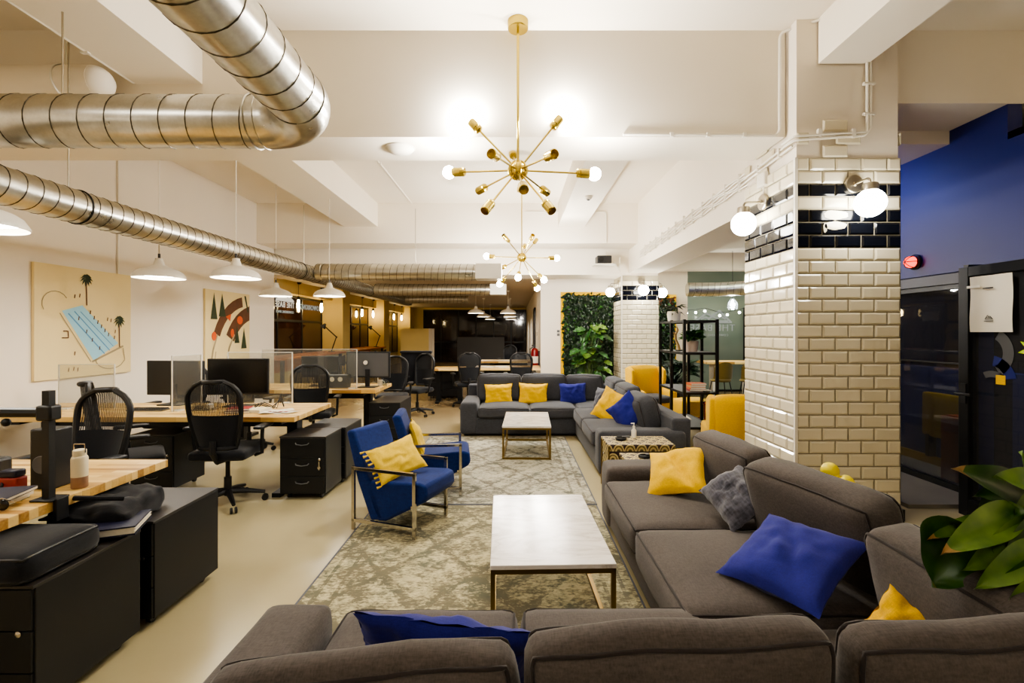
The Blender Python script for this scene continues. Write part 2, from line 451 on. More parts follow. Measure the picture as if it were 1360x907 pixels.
def frame_mat(c, u, n):
    """matrix from centre, local-x direction and facing normal"""
    z = Vector(n).normalized(); x = Vector(u); x = (x-z*x.dot(z)).normalized(); y = z.cross(x)
    M = Matrix((x, y, z)).transposed().to_4x4(); M.translation = Vector(c); return M
def pillow_mesh(mb, M, hx, hy, T, seed=0, pinch=.09, wr=.010, n=22, crease=0):
    def g(sg):
        def fn(a, b):
            u, v = a*2-1, b*2-1
            k = max(0, (1-u*u)*(1-v*v))**.45
            x = hx*u*(1-pinch*(1-v*v)); y = hy*v*(1-pinch*(1-u*u))
            q = Vector((u*2.2+seed, v*2.2, sg*.6))
            w = noise.noise(q)*wr*1.6+noise.noise(q*2.6)*wr
            z = sg*T*k*(1+.1*noise.noise(q*1.3))+w*(.3+k)
            if crease: z -= crease*T*sg*math.exp(-((u*.8+v*.45-.1)/.13)**2)*k
            x += noise.noise(q*1.7+Vector((5,0,0)))*wr*.8; y += noise.noise(q*1.7+Vector((0,7,0)))*wr*.8
            return (x, y, z)
        return fn
    mb.grid(g(1), n, n, 0, M); mb.grid(g(-1), n, n, 0, M, True)
def pillow(label, m, c, u, nrm, hx, hy, T=.07, seed=0, group=None, crease=0, wr=.010, fringe=None):
    mb = MB(); M = frame_mat(c, u, nrm)
    pillow_mesh(mb, Matrix.Identity(4), hx, hy, T, seed, crease=crease, wr=wr); mb.local = True
    bm = mb
    o = bm.build('throw_pillow', m, None, smooth=80)
    o.matrix_world = M
    tag(o, label, 'pillow', group)
    if fringe:
        fb = MB(True)
        for k in range(9):
            t = -1+2*k/8; x = -hx*(1-.09*(1-t*t)); y = hy*t
            fb.tube([(x, y, 0), (x-.012, y, -.004), (x-.034, y+.004, -.012)], [.004, .006, .009], 6)
        fb.build('tassel_trim', m, o)
    return o
# ------------------------------------------------------------------ setting
XL, XR, YB = -5.0, 4.1, 23.8
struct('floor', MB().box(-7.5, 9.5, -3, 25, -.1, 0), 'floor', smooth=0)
struct('ceiling', MB().box(XL-.3, 3.0, -3.2, 9.4, 4, 4.15), 'ceil', smooth=0)
struct('ceiling', MB().box(3.0, XR+.7, -3.2, 4.49, 4, 4.15), 'ceil', smooth=0)
struct('ceiling', MB().box(3.0, 9.5, 4.49, 12.2, 3.27, 3.42), 'ceil', smooth=0)
struct('ceiling', MB().box(-6.6, .95, 10.6, 25, 2.72, 2.85), 'beige', smooth=0)
struct('wall_left', MB().box(XL-.3, XL, -3, 9.92, 0, 4), 'wall', smooth=0)
struct('wall_rear', MB().box(XL-.3, XR+.2, -3.2, -3, 0, 4), 'wall', smooth=0)
# beams
struct('ceiling_beam', MB().box(XL, 2.245, 3.95, 4.49, 3.116, 4), 'ceil', smooth=0)
struct('ceiling_beam', MB().box(3.08, XR+.6, 3.95, 4.49, 3.395, 4), 'ceil', smooth=0)
struct('ceiling_beam', MB().box(-3.13, -2.585, -3, 3.95, 3.555, 4), 'ceil', smooth=0)
struct('ceiling_beam', MB().box(-3.30, -2.65, 4.49, 9.25, 3.545, 4), 'ceil', smooth=0)
struct('ceiling_beam', MB().box(.85, 1.37, 4.49, 9.25, 3.55, 4), 'ceil', smooth=0)
struct('ceiling_beam', MB().box(-6.6, 2.40, 9.25, 9.86, 3.225, 4.1), 'ceil', smooth=0)
struct('ceiling_beam', MB().box(-6.6, 2.45, 9.98, 10.75, 2.70, 4.1), 'ceil', smooth=0)
struct('ceiling_beam', MB().box(2.425, 2.82, -3, 3.80, 3.64, 4), 'ceil', smooth=0)
struct('ceiling_beam', MB().box(2.40, 3.02, 4.63, 10.02, 2.735, 4.1), 'ceil', smooth=0)
struct('ceiling_beam', MB().box(3.03, 9.0, 10.6, 11.0, 2.9, 3.4), 'beige', smooth=0)
# left window wall beyond the plain wall: piers and sill wall
struct('wall_left', MB().box(-5.95, -5.62, 9.8, YB, 0, .55), 'amberwall', smooth=0)
struct('wall_left', MB().box(-5.95, -5.3, 9.92, YB, 2.42, 2.75), 'amberwall', smooth=0)
for y0, y1 in ((13.9, 14.5), (18.3, 19.05), (22.9, 23.8)):
    struct('wall_pier', MB().box(-5.95, -5.0, y0, y1, 0, 2.72), 'amberwall', smooth=0)
struct('wall_return', MB().box(-6.0, XL-.3, 9.7, 9.92, 0, 4), 'wall', smooth=0)
# corridor right wall, wall with the green panel
struct('wall_right', MB().box(.61, .95, 11.25, YB, 0, 2.9), 'wall', smooth=0)
struct('wall_back', MB().box(.61, 3.0, 11.0, 11.25, 0, 4), 'wall', smooth=0)
struct('wall_back', MB().box(3.0, 3.9, 11.0, 11.25, 0, 4), 'beige', smooth=0)
struct('wall_back', MB().box(-5.9, -4.55, YB, YB+.2, 0, 2.75), 'amberwall', smooth=0)
struct('wall_back', MB().box(-4.55, .95, YB, YB+.2, 2.62, 2.75), 'amberwall', smooth=0)
# recess in the far bay on the right
struct('wall_side', MB().box(3.9, 4.0, 11.0, 12.0, 0, 3.3), 'beige', smooth=0)

def window(n, axis, fixed, a0, a1, z0, z1, nv, hs, fw=.06, pane='darkpane', th=.05, frame='blackmetal'):
    """a framed window: frame bars in one mesh, a pane for each bay"""
    r = sroot('window_%d' % n, (fixed, a0, 0) if axis == 'x' else (a0, fixed, 0))
    fb = MB()
    def bx(mb, u0, u1, w0, w1, t):
        if axis == 'x': mb.box(fixed-t/2, fixed+t/2, u0, u1, w0, w1)
        else: mb.box(u0, u1, fixed-t/2, fixed+t/2, w0, w1)
    us = [a0+(a1-a0)*i/nv for i in range(nv+1)]
    for u in us: bx(fb, max(a0, u-fw/2) if u > a0 else a0, min(a1, u+fw/2) if u < a1 else a1, z0, z1, th)
    for z in [z0+fw/2, z1-fw/2]+hs: bx(fb, a0, a1, z-fw/2, z+fw/2, th*.9)
    fb.build('window_frame', frame, r, smooth=0)
    for i in range(nv):
        pb = MB(); bx(pb, us[i]+fw/2, us[i+1]-fw/2, z0+fw, z1-fw, .012); pb.build('pane', pane, r, smooth=0)
    return r
w1 = window(1, 'x', -5.62, 9.95, 13.9, .55, 2.42, 3, [1.78])
w2 = window(2, 'x', -5.62, 14.5, 18.3, .55, 2.42, 4, [1.78])
w3 = window(3, 'x', -5.62, 19.05, 22.9, .55, 2.42, 4, [1.78])
w4 = window(4, 'y', YB+.05, -4.55, .72, 0, 2.62, 6, [1.0], pane='darkpane2')
# dark rooms behind the glass so that nothing is open to the void
struct('wall_outer', MB().box(-6.6, -6.5, 9.0, 25.2, 0, 3), 'darkbrown', smooth=0)
struct('wall_outer', MB().box(-6.6, 1.5, 25.1, 25.2, 0, 3), 'darkbrown', smooth=0)
# back painted glass wall in the far right bay
w5 = window(5, 'y', 12.05, 3.95, 8.6, 0, 3.27, 2, [], pane='greenglass', fw=.05)
struct('wall_outer', MB().box(8.6, 8.8, 6.5, 12.3, 0, 3.4), 'beige', smooth=0)
struct('trim_1', MB().box(5.62, 5.72, 11.6, 11.7, 0, 2.1), 'blackmetal', smooth=0)

def letters(parent, s, size, M, m, ext=.004):
    cu = bpy.data.curves.new('lettering', 'FONT'); cu.body = s; cu.size = size; cu.extrude = ext; cu.align_x = 'CENTER'; cu.align_y = 'CENTER'
    cu.space_character = 1.15
    cu.materials.append(MT[m] if isinstance(m, str) else m)
    o = bpy.data.objects.new('lettering', cu); COL.objects.link(o)
    o.parent = parent; o.matrix_basis = Matrix.Translation(-OFF[parent.name]) @ M
    return o
def basis(x, y, z, loc):
    M = Matrix((Vector(x), Vector(y), Vector(z))).transposed().to_4x4(); M.translation = Vector(loc); return M
def mountain(mb, fn, w, h):
    """outline mountain emblem: two peaks over a base line, hatched"""
    t = .018*w/.9*2
    segs = [((-.5,0),(-.18,1)), ((-.18,1),(.12,.28)), ((-.02,.5),(.18,.78)), ((.18,.78),(.5,0)), ((-.5,0),(.5,0)), ((-.34,.3),(-.22,.5)), ((-.22,.5),(-.12,.36)), ((-.12,.36),(0,.5)), ((.08,.3),(.18,.45)), ((.18,.45),(.3,.3)), ((-.4,.12),(.4,.12))]
    for (a, b), (c, d) in segs: mb.tube([fn(a*w, b*h), fn(c*w, d*h)], t/2, 4)
MT['signwhite'] = emit('white sign film', (1.0, .9, .72), .6)  # both sign films glow on their own, though the lettering is no lamp
MT['signgrey'] = emit('pale sign film', (.9, .95, .82), .3)
XM = ((0,-1,0), (0,0,1), (-1,0,0))
letters(w1, 'THE BASE', .20, basis(*XM, (-5.585, 11.62, 2.16)), 'signwhite')
letters(w1, 'COWORKING SPACE', .085, basis(*XM, (-5.585, 11.62, 1.99)), 'signgrey')
letters(w1, 'COWORKING', .19, basis(*XM, (-5.585, 13.1, 2.16)), 'signgrey')
letters(w2, 'CR', .20, basis(*XM, (-5.585, 14.85, 2.16)), 'signgrey')
mb = MB(); mountain(mb, lambda a, b: (-5.585, 11.62-a, 2.265+b), .85, .13); mb.build('emblem', 'signwhite', w1, smooth=0)
YM = ((-1,0,0), (0,0,1), (0,1,0))
letters(w5, 'THE BASE', .235, basis(*YM, (5.0, 12.015, 1.60)), 'signgrey')
letters(w5, 'COWORKING SPACE', .075, basis(*YM, (5.0, 12.015, 1.42)), 'signgrey')
mb = MB(); mountain(mb, lambda a, b: (5.0-a, 12.015, 1.74+b), .95, .30); mb.build('emblem', 'signgrey', w5, smooth=0)

# ------------------------------------------------------------------ tiled columns
def tiles(x0, x1, y0, y1, rows, rh, tw, top_extra, faces, blacks=(20.99,)):
    """glazed bevelled tiles on the listed faces; returns (white, black) meshes"""
    W, K = MB(), MB(); g = .0035; th = .013; bv = .013
    for face in faces:
        if face == 'F': L = x1-x0
        else: L = y1-y0
        for r in range(rows):
            blk = r in (21, 22, 23, 25)
            z0 = r*rh+.02; z1 = z0+rh
            a = -(tw/2 if r % 2 else 0)
            while a < L-.01:
                a0, a1 = max(a, 0), min(a+tw, L)
                if a1-a0 > .02 and not (r >= top_extra and ((int(a/tw+9)*7+r*5) % 5 > 1)):
                    def pt(u, z, d):
                        return {'F': (x0+u, y0-d, z), 'L': (x0-d, y1-u, z), 'R': (x1+d, y0+u, z)}[face]
                    vs = [pt(a0+g, z0+g, .004), pt(a1-g, z0+g, .004), pt(a1-g, z1-g, .004), pt(a0+g, z1-g, .004),
                          pt(a0+g+bv, z0+g+bv, th), pt(a1-g-bv, z0+g+bv, th), pt(a1-g-bv, z1-g-bv, th), pt(a0+g+bv, z1-g-bv, th)]
                    (K if blk else W).add(vs, [(4,5,6,7), (0,1,5,4), (1,2,6,5), (2,3,7,6), (3,0,4,7)])
                a += tw
    return W, K
def column(x0, x1, y0, y1, rows, rh, tw, top_extra, ztop, faces):
    r = sroot('column', (x0, y0, 0)); tz = top_extra*rh+.02
    MB().box(x0+.012, x1-.012, y0+.012, y1-.012, tz, ztop).build('plaster_core', 'wall', r, smooth=0)
    MB().box(x0+.002, x1-.002, y0+.002, y1-.002, 0, tz).build('grout_core', 'grout', r, smooth=0)
    W, K = tiles(x0, x1, y0, y1, rows, rh, tw, top_extra, faces)
    W.build('white_tiles', 'tile', r, smooth=0, fixn=False); K.build('black_tiles', 'tileblack', r, smooth=0, fixn=False)
    MB().box(x0-.02, x1+.02, y0-.02, y1+.02, 0, .09).build('skirting', 'black', r, smooth=0)
    tr = MB()
    for cx in ((x0,) if 'L' in faces else ()): tr.box(cx-.016, cx+.006, y0-.016, y0+.006, .09, tz)
    tr.build('corner_trim', 'white', r, smooth=0)
    return r
col1 = column(2.245, 3.08, 3.8, 4.63, 31, .1024, .207, 28, 4.0, 'FLR')
column(2.26, 3.03, 10.0, 10.8, 25, .1024, .207, 26, 2.74, 'FLR')
# pale irregular patch on the black tiles
pb = MB()
def blob(cx, cz, w, h, seed):
    pts = []
    for k in range(20):
        a = 2*PI*k/20; q = 1+.22*noise.noise(Vector((math.cos(a)*1.5+seed, math.sin(a)*1.5, 0)))
        pts.append((cx+w*math.cos(a)*q, cz+h*math.sin(a)*q))
    pb.prism(pts, 3.784, 3.7875)
blob(2.55, 2.43, .10, .036, 1); blob(2.55, 2.345, .085, .034, 4); blob(2.47, 2.33, .016, .04, 6)
pb.build('paint_patch', 'tile', col1)

# ------------------------------------------------------------------ blue wall with glass doors on the right
struct('wall_right', MB().box(XR, XR+.12, 3.96, 7.0, 2.06, 3.4), 'bluewall', smooth=0)
struct('wall_right', MB().box(XR, XR+.12, 3.3, 3.96, 2.06, 3.16), 'bluewall', smooth=0)
struct('wall_right', MB().box(XR, XR+.12, -3, 3.3, 2.06, 3.16), 'bluewall', smooth=0)
struct('wall_right', MB().box(XR, XR+.12, -3, 2.0, 0, 2.06), 'wall', smooth=0)
struct('wall_right', MB().box(XR, XR+.12, 6.4, 7.0, 0, 2.06), 'bluewall', smooth=0)
struct('wall_outer', MB().box(7.4, 7.5, -3, 8.2, 0, 3.4), 'darkpane2', smooth=0)
struct('wall_outer', MB().box(XR+.12, 7.4, 8.2, 8.3, 0, 3.4), 'bluewall', smooth=0)
struct('wall_outer', MB().box(XR+.12, 7.4, .9, 1.0, 0, 3.4), 'darkpane2', smooth=0)
struct('ceiling', MB().box(XR+.12, 7.5, -3, 8.2, 2.6, 2.7), 'greyplastic', smooth=0)
struct('wall_right', MB().box(XR+.5, XR+.62, -3, 3.95, 3.16, 4), 'wall', smooth=0)
struct('trim_4', MB().box(XR, XR+.6, -3, 3.96, 3.10, 3.16), 'wall', smooth=0)
struct('trim_2', MB().box(4.02, 4.14, 3.98, 6.4, 1.945, 2.04), 'greyplastic', smooth=0)
d1 = sroot('door_1', (4.1, 4.0, 0))
fb = MB(); fb.box(4.06, 4.14, 3.98, 6.4, 0, .09); fb.box(4.06, 4.14, 3.98, 6.4, 1.90, 1.945)
for y in (4.0, 5.2, 6.36): fb.box(4.06, 4.14, y-.04, y+.04, .09, 1.9)
fb.box(4.08, 4.12, 3.98, 6.4, 1.20, 1.215)
fb.build('door_frame', 'blackmetal', d1, smooth=0)
MB().box(4.095, 4.105, 4.04, 5.16, .09, 1.9).build('pane', 'smoke', d1, smooth=0)
MB().box(4.095, 4.105, 5.24, 6.32, .09, 1.9).build('pane', 'smoke', d1, smooth=0)
d2 = sroot('door_2', (3.72, 3.93, 0))
fb = MB(); y1, y0 = 3.95, 2.55
fb.box(3.68, 3.76, y1-.085, y1, 0, 2.03); fb.box(3.68, 3.76, y0, y0+.085, 0, 2.03)
fb.box(3.68, 3.76, y0+.085, y1-.085, 1.95, 2.03); fb.box(3.68, 3.76, y0+.085, y1-.085, 0, .14)
fb.build('door_frame', 'blackmetal', d2, smooth=0, bevel=.004)
MB().box(3.715, 3.725, y0+.085, y1-.085, .14, 1.95).build('pane', 'smoke', d2, smooth=0)
hb = MB(); hb.tube([(3.66, y1-.05, 1.0), (3.61, y1-.05, 1.0), (3.61, y1-.18, 1.0)], .012, 8); hb.cbox((3.675, y1-.05, 1.0), (.015, .05, .16)); hb.build('door_handle', 'black', d2)
MB().box(3.77, XR+.02, 3.955, 4.0, 0, 2.06).build('side_jamb', 'blackmetal', d2, smooth=0)
MT['brightblue'] = plain('bright blue film', (56, 92, 200), .5)
MB().box(3.73, 3.734, 3.71, 3.83, .16, 1.5).build('blue_strip', 'brightblue', d2, smooth=0)
# round graphic on the door glass
gb = MB()
def arc(cy, cz, r0, r1, a0, a1, mi):
    n = 18
    for k in range(n):
        A, B = R(a0+(a1-a0)*k/n), R(a0+(a1-a0)*(k+1)/n)
        gb.add([(3.711, cy-r*math.cos(t), cz+r*math.sin(t)) for r, t in ((r0, A), (r1, A), (r1, B), (r0, B))], [(0,1,2,3)], mi)
arc(3.74, 1.34, .12, .20, -60, 60, 0); arc(3.72, 1.12, .12, .20, 80, 10, 1); arc(3.70, 1.05, .10, .15, 120, 60, 0)
gb.build('glass_graphic', ['greyplastic', 'bluewall', 'paper'], d2, smooth=0, fixn=False)
MB().box(3.708, 3.711, 3.60, 3.67, 1.10, 1.17).build('sticker', 'ochre', d2, smooth=0)
sb = MB(); pts = []
for k in range(16):
    r = .11 if k % 2 else .055; pts.append((3.40+r*math.cos(2*PI*k/16+.2), 1.37+r*math.sin(2*PI*k/16+.2)))
sb.prism(pts, 3.706, 3.710, 'x'); sb.build('star_sticker', 'greenstar', d2, smooth=0)
struct('trim_3', MB().box(3.35, 4.06, 4.05, 5.6, 0, .035), 'navyfloor', smooth=0)

# poster on the door
t = thing('paper_notice', 'white paper notice with a small mountain emblem taped to the black glass door', 'notice', (3.675, 3.67, 1.7))
pm = MB()
def pf(a, b):
    return (3.672-.006*math.sin(a*9)*b-.004*math.sin(b*7), 3.84-.33*a, 1.50+.44*b)
pm.grid(pf, 14, 14); pm.build('sheet', 'paper', t, smooth=80, fixn=False)
ib = MB(); mountain(ib, lambda a, b: (3.658, 3.675-a, 1.60+b), .06, .03); ib.box(3.656, 3.658, 3.64, 3.72, 1.835, 1.845); ib.box(3.656, 3.658, 3.64, 3.71, 1.583, 1.588)
ib.build('print', 'black', t, smooth=0)
tb = MB(); tb.box(3.655, 3.657, 3.74, 3.85, 1.85, 1.87); tb.build('tape', 'white', t, smooth=0)

# alarm light
t = thing('alarm_light', 'small round red light on the blue wall above the glass door', 'light', (4.1, 4.87, 2.215))
MB().lathe([(.0, 0), (.075, 0), (.08, .015), (.06, .03)], (0,0,0), 20, 0, TR((4.1, 4.87, 2.215), 0, -90, 0)).build('base', 'black', t)
MB().ball((4.05, 4.87, 2.215), .058, 16, 10).build('lens', 'alarm', t)
cg = MB()
for a in (0, 60, 120):
    pts = []
    for k in range(9):
        th = PI*k/8; pts.append(Vector((4.07-.08*math.sin(th), 4.87+.068*math.cos(th)*math.cos(R(a)), 2.215+.068*math.cos(th)*math.sin(R(a)))))
    cg.tube(pts, .004, 6)
cg.build('cage', 'black', t)
t = thing('waste_bin', 'tall orange box standing just behind the glass door', 'bin', (4.34, 4.58, 0))  # box added in place of an orange reflection in the pane
MB().box(4.22, 4.5, 4.46, 4.72, 0, .68).build('body', 'orange', t, smooth=0, bevel=.01)
MB().box(4.25, 4.47, 4.49, 4.69, .681, .69).build('lid', 'orange', t, smooth=0)
t = thing('low_wall', 'low blue wall with a yellow foot strip seen through the glass door', 'low wall', (4.85, 5.8, 0))
MT['midblue'] = plain('mid blue paint', (38, 72, 140), .5)
MB().box(4.78, 4.9, 3.6, 8.1, 0, 1.10).build('panel', 'midblue', t, smooth=0)
MB().box(4.74, 4.78, 3.6, 8.1, .0, .09).build('foot_strip', 'ochre', t, smooth=0)
t = thing('padded_panel', 'mustard padded backrest fixed to the low blue wall behind the glass door', 'backrest', (4.73, 5.2, .55))  # pad added in place of a yellow chair mirrored in the glass
cushion('pad', 'ochre', t, TR((4.74, 5.2, .57), 0, 0, 0), (.08, .62, .50), .03, (.01, 0, 0), 8, .002, None)
MB().box(4.70, 4.78, 4.95, 5.0, .09, .35).box(4.70, 4.78, 5.4, 5.45, .09, .35).build('support_post', 'black', t, smooth=0)

# ------------------------------------------------------------------ conduits, tray, detectors
def clipped_pipe(name, label, cat, runs, r, clips, m='white', group=None):
    t = thing(name, label, cat, runs[0][0])
    pb = MB()
    for pts in runs: pb.tube(pts, r, 8)
    pb.build('pipe', m, t)
    for c, d in clips: MB().cbox(c, d).build('clip', m, t, bevel=.003)
    return t
y = 3.80-.018
def bend(pts, r=.08, n=5):
    out = [Vector(pts[0])]
    for i in range(1, len(pts)-1):
        p = Vector(pts[i]); a = (Vector(pts[i-1])-p).normalized()*r; b = (Vector(pts[i+1])-p).normalized()*r
        for k in range(n+1):
            s = k/n; out.append((p+a)*(1-s)**2+p*2*s*(1-s)+(p+b)*s*s)
    out.append(Vector(pts[-1])); return out
q = []
for d in (0, .028):
    q.append(bend([(2.215-d*.2, 3.93, 3.02+d), (2.215-d*.2, y-.01, 3.02+d), (2.80+d, y, 3.06+d), (2.80+d, y, 3.64)], .05))
clipped_pipe('conduit', 'twin white conduits clipped across the tiled column face near the ceiling beam', 'conduit', q, .011,
             [((2.42, y, 3.075), (.03, .03, .07)), ((2.69, y, 3.075), (.03, .03, .07)), ((2.815, y, 3.47), (.09, .03, .02)), ((2.815, y, 3.23), (.09, .03, .02))])
clipped_pipe('conduit', 'thin white conduit rising beside the tiled column to the ceiling', 'conduit',
             [bend([(.9, 3.935, 3.13), (2.10, 3.935, 3.125), (2.19, 3.935, 3.125), (2.19, 3.93, 3.97), (2.45, 3.78, 3.985), (2.6, 3.3, 3.985)], .06)], .012,
             [((1.9, 3.935, 3.125), (.03, .03, .035)), ((1.6, 3.935, 3.126), (.03, .03, .035)), ((1.3, 3.935, 3.128), (.03, .03, .035))])
runs = []
for k in range(5):
    pts = []
    for i in range(40):
        yy = 4.60+i*(9.0-4.60)/39
        pts.append((2.375, yy, 3.14-.032*k-.10*(i/39)+.008*math.sin(i*1.3+k*2)))
    runs.append(pts)
clipped_pipe('cable_run', 'bundle of white cables clipped along the side of the concrete beam behind the column', 'cable', runs, .009,
             [((2.375, 4.7+.33*i, 3.08-.1*i/13), (.03, .02, .19)) for i in range(13)])
runs = [[(2.375-.15, 3.95+.02, 3.19), (2.235, 4.3, 3.15), (2.30, 4.66, 3.11)], [(2.225, 3.98, 3.15), (2.232, 4.3, 3.11), (2.30, 4.66, 3.06)]]
clipped_pipe('cable_run', 'short pair of white cables wrapping the near tiled column just under the beam', 'cable', [[(2.228, 3.82, 3.03), (2.228, 4.6, 2.985)], [(2.228, 3.82, 2.99), (2.228, 4.6, 2.945)]], .009, [((2.228, 4.0, 3.0), (.03, .02, .08)), ((2.228, 4.35, 2.98), (.03, .02, .08))])
t = thing('junction_box', 'small white box on the shaded left face of the near column above its globe lamp', 'box', (2.24, 4.27, 2.88))
MB().box(2.20, 2.243, 4.20, 4.33, 2.80, 2.92).build('box_body', 'white', t, bevel=.008); MB().box(2.225, 2.243, 4.255, 4.27, 2.70, 2.80).build('wire_cover', 'white', t)
clipped_pipe('conduit', 'white conduit dropping down the pale beam face beyond the chandeliers', 'conduit',
             [bend([(.2, 9.235, 3.83), (1.78, 9.235, 3.83), (1.78, 9.235, 3.24)], .06)], .011, [])
clipped_pipe('conduit', 'white conduit running along the ceiling past the left concrete beam', 'conduit', [[(-1.98, 4.5, 3.985), (-1.98, 9.2, 3.985)]], .014, [((-1.98, 7, 3.985), (.05, .03, .03))])
clipped_pipe('conduit', 'white conduit along the lower corner of the near left beam', 'conduit', [[(-3.145, .5, 3.57), (-3.145, 3.94, 3.57)]], .02, [((-3.15, 2.6, 3.57), (.06, .03, .05)), ((-3.15, 3.5, 3.57), (.06, .03, .05))])
clipped_pipe('conduit', 'slim white wall conduit rising behind the long duct at left', 'conduit', [[(-4.985, 6.0, 2.0), (-4.985, 6.0, 4.0)]], .012, [])
runs = [[(-3.3, 9.95, 2.90), (-1.6, 9.95, 2.90)], [(-3.3, 9.95, 2.83), (-1.6, 9.95, 2.83)]]
clipped_pipe('cable_tray', 'narrow wire cable tray fixed to the far beam above the cross duct', 'cable tray', runs, .008, [((-3.25+.18*i, 9.95, 2.865), (.012, .03, .09)) for i in range(10)])
t = thing('smoke_detector', 'round white speaker disc on the underside of the first cross beam', 'detector', (-1.0, 4.18, 3.116))
MB().lathe([(.0, -.055), (.05, -.053), (.10, -.035), (.125, -.008), (.125, 0)], (-1.0, 4.18, 3.116), 28).build('dome', 'white', t)
MB().lathe([(.126, -.012), (.13, -.006), (.13, 0), (.1, 0)], (-1.0, 4.18, 3.116), 28).build('rim', 'whiteplastic', t)
t = thing('smoke_detector', 'tiny white smoke detector on the short beam right of the far chandelier', 'detector', (1.12, 7.2, 3.55))
MB().lathe([(.0, -.05), (.04, -.05), (.05, -.03), (.06, -.02), (.06, 0)], (1.12, 7.2, 3.55), 20).build('body', 'white', t); MB().lathe([(.0, -.065), (.02, -.06), (.025, -.05)], (1.12, 7.2, 3.55), 12).build('sensor', 'greyplastic', t)
t = thing('projector', 'dark projector on a white bracket under the beam beside the far tiled column', 'projector', (1.9, 9.8, 2.9))
MB().box(1.62, 2.05, 9.62, 9.9, 2.86, 2.885).build('bracket', 'white', t); MB().box(1.68, 1.97, 9.62, 9.9, 2.89, 3.05).build('body', 'black', t, bevel=.015)
MB().lathe([(.0, 0), (.05, 0), (.05, .03), (.0, .03)], (0, 0, 0), 16, 0, TR((1.75, 9.62, 2.97), 90, 0, 0)).build('lens', 'screen', t)
cb = MB()
for k in range(4): cb.tube([(2.0, 9.7, 2.95), (2.08+.03*k, 9.72, 2.82-.03*k), (2.16, 9.8, 2.9+.05*k), (2.2, 9.9, 3.05)], .008, 6)
cb.build('cables', 'white', t)
t = thing('wall_switch', 'pair of small grey switches on the white wall left of the green panel', 'switch', (1.02, 10.99, 1.5))
for z in (1.52, 1.44): MB().box(.985, 1.045, 10.975, 11, z-.028, z+.028).build('rocker', 'greyplastic', t, bevel=.004)
MB().box(1.10, 1.26, 10.985, 11, 1.45, 1.50).build('plate', 'whiteplastic', t)
# ------------------------------------------------------------------ chandeliers
def chandelier(c, ztop, dirs, lit, label, L=.57):
    x, y, z = c
    t = thing('chandelier', label, 'chandelier', (x, y, ztop))
    MB().lathe([(.0, -.075), (.078, -.07), (.083, -.06), (.083, 0), (0, 0)], (x, y, ztop), 28).build('canopy', 'brass', t)
    MB().tube([(x, y, z), (x, y, ztop-.07)], .011, 10).build('rod', 'brass', t)
    hb = MB(); hb.ball((x, y, z), .072, 24, 14)
    for k in range(10):
        a = 2*PI*k/10
        hb.tube([(x+.075*math.cos(a)*math.cos(b), y+.075*math.sin(a)*math.cos(b), z+.075*math.sin(b)) for b in [R(-70+20*i) for i in range(8)]], .008, 6)
    hb.build('hub', 'brass', t)
    for i, d in enumerate(dirs):
        d = Vector(d).normalized(); c0 = Vector(c)
        a = MB().tube([c0+d*.06, c0+d*(L-.09)], .008, 8).build('arm', 'brassdark' if False else 'brass', t)
        M = Matrix.Translation(c0+d*(L-.085)) @ d.to_track_quat('Z', 'Y').to_matrix().to_4x4()
        sb = MB().lathe([(.012, -.02), (.032, -.015), (.037, -.005), (.037, .012), (.033, .016), (.037, .020), (.037, .095), (.031, .098), (.028, .05), (0, .05)], (0,0,0), 16, 0, M)
        sb.build('socket', 'brass', a)
        if i in lit:
            MB().ball(c0+d*(L+.045), .052, 16, 10).build('bulb', 'bulb', a)
    return t
D1 = [(-.42,.08,.46), (.36,.08,.47), (-.59,.2,.05), (.61,0,-.03), (-.19,-.55,-.07), (.24,-.5,-.06), (-.36,.47,-.03), (.26,.5,-.03), (-.25,-.33,-.415), (.25,-.33,-.415), (.04,-.53,-.325), (-.04,.42,.28)]
chandelier((.03, 3.83, 2.80), 4.0, D1, (0, 1, 2, 3), 'near gold sputnik chandelier on a long rod, globe bulbs lit')
D2 = [(-.95, .1, .05), (.97, .1, 0), (-.45, .5, .65), (.4, .5, .55), (.55, -.4, -.62), (.42, .3, -.78), (-.55, .3, -.62), (-.1, -.7, -.6), (.3, -.8, .5), (-.5, -.6, .5), (.1, .8, .5), (-.6, .75, -.2)]
chandelier((.13, 8.25, 2.79), 4.0, D2, (0, 1, 4, 5, 6, 7), 'far gold sputnik chandelier hanging in front of the second beam')

# ------------------------------------------------------------------ pendant lamps over the desks
def pendant_proto(name, label, zc):
    t = thing(name, label, 'pendant lamp', (0, 0, 0))
    prof = [(.232, 0), (.232, .012), (.222, .03), (.205, .058), (.17, .082), (.12, .102), (.075, .118), (.05, .135), (.043, .165), (.036, .178), (.036, .20), (.012, .205)]
    inner = [(.006, .195), (.03, .17), (.045, .125), (.12, .094), (.165, .075), (.2, .05), (.224, .01), (.228, 0)]
    mb = MB(True); seg = 32; vs = []; pr = prof[::-1]
    allp = [(.006, .205)]+pr+[(.228, -.002)]+inner[::-1]
    mb.lathe(allp, (0,0,0), seg); mb.f = mb.f[:-2]; mb.m = mb.m[:-2]
    mb.build('lamp_shade', 'white', t, smooth=50)
    MB(True).lathe([(.0, .022), (.12, .022), (.195, .03), (.195, .036), (0, .036)], (0,0,0), 28).build('diffuser', 'pend', t)
    MB(True).tube([(0, 0, .19), (0, 0, zc)], .005, 8).build('cord', 'white', t)
    MB(True).tube([(0, 0, .2), (0, 0, .25)], .012, 8).build('cord_grip', 'greyplastic', t)
    MB(True).lathe([(0, zc-.03), (.045, zc-.03), (.05, zc), (0, zc)], (0,0,0), 16).build('ceiling_cup', 'white', t)
    return t
p0 = pendant_proto('pendant_lamp', 'left white pendant lamp over the middle desk, cord hidden behind the long duct', 1.94)
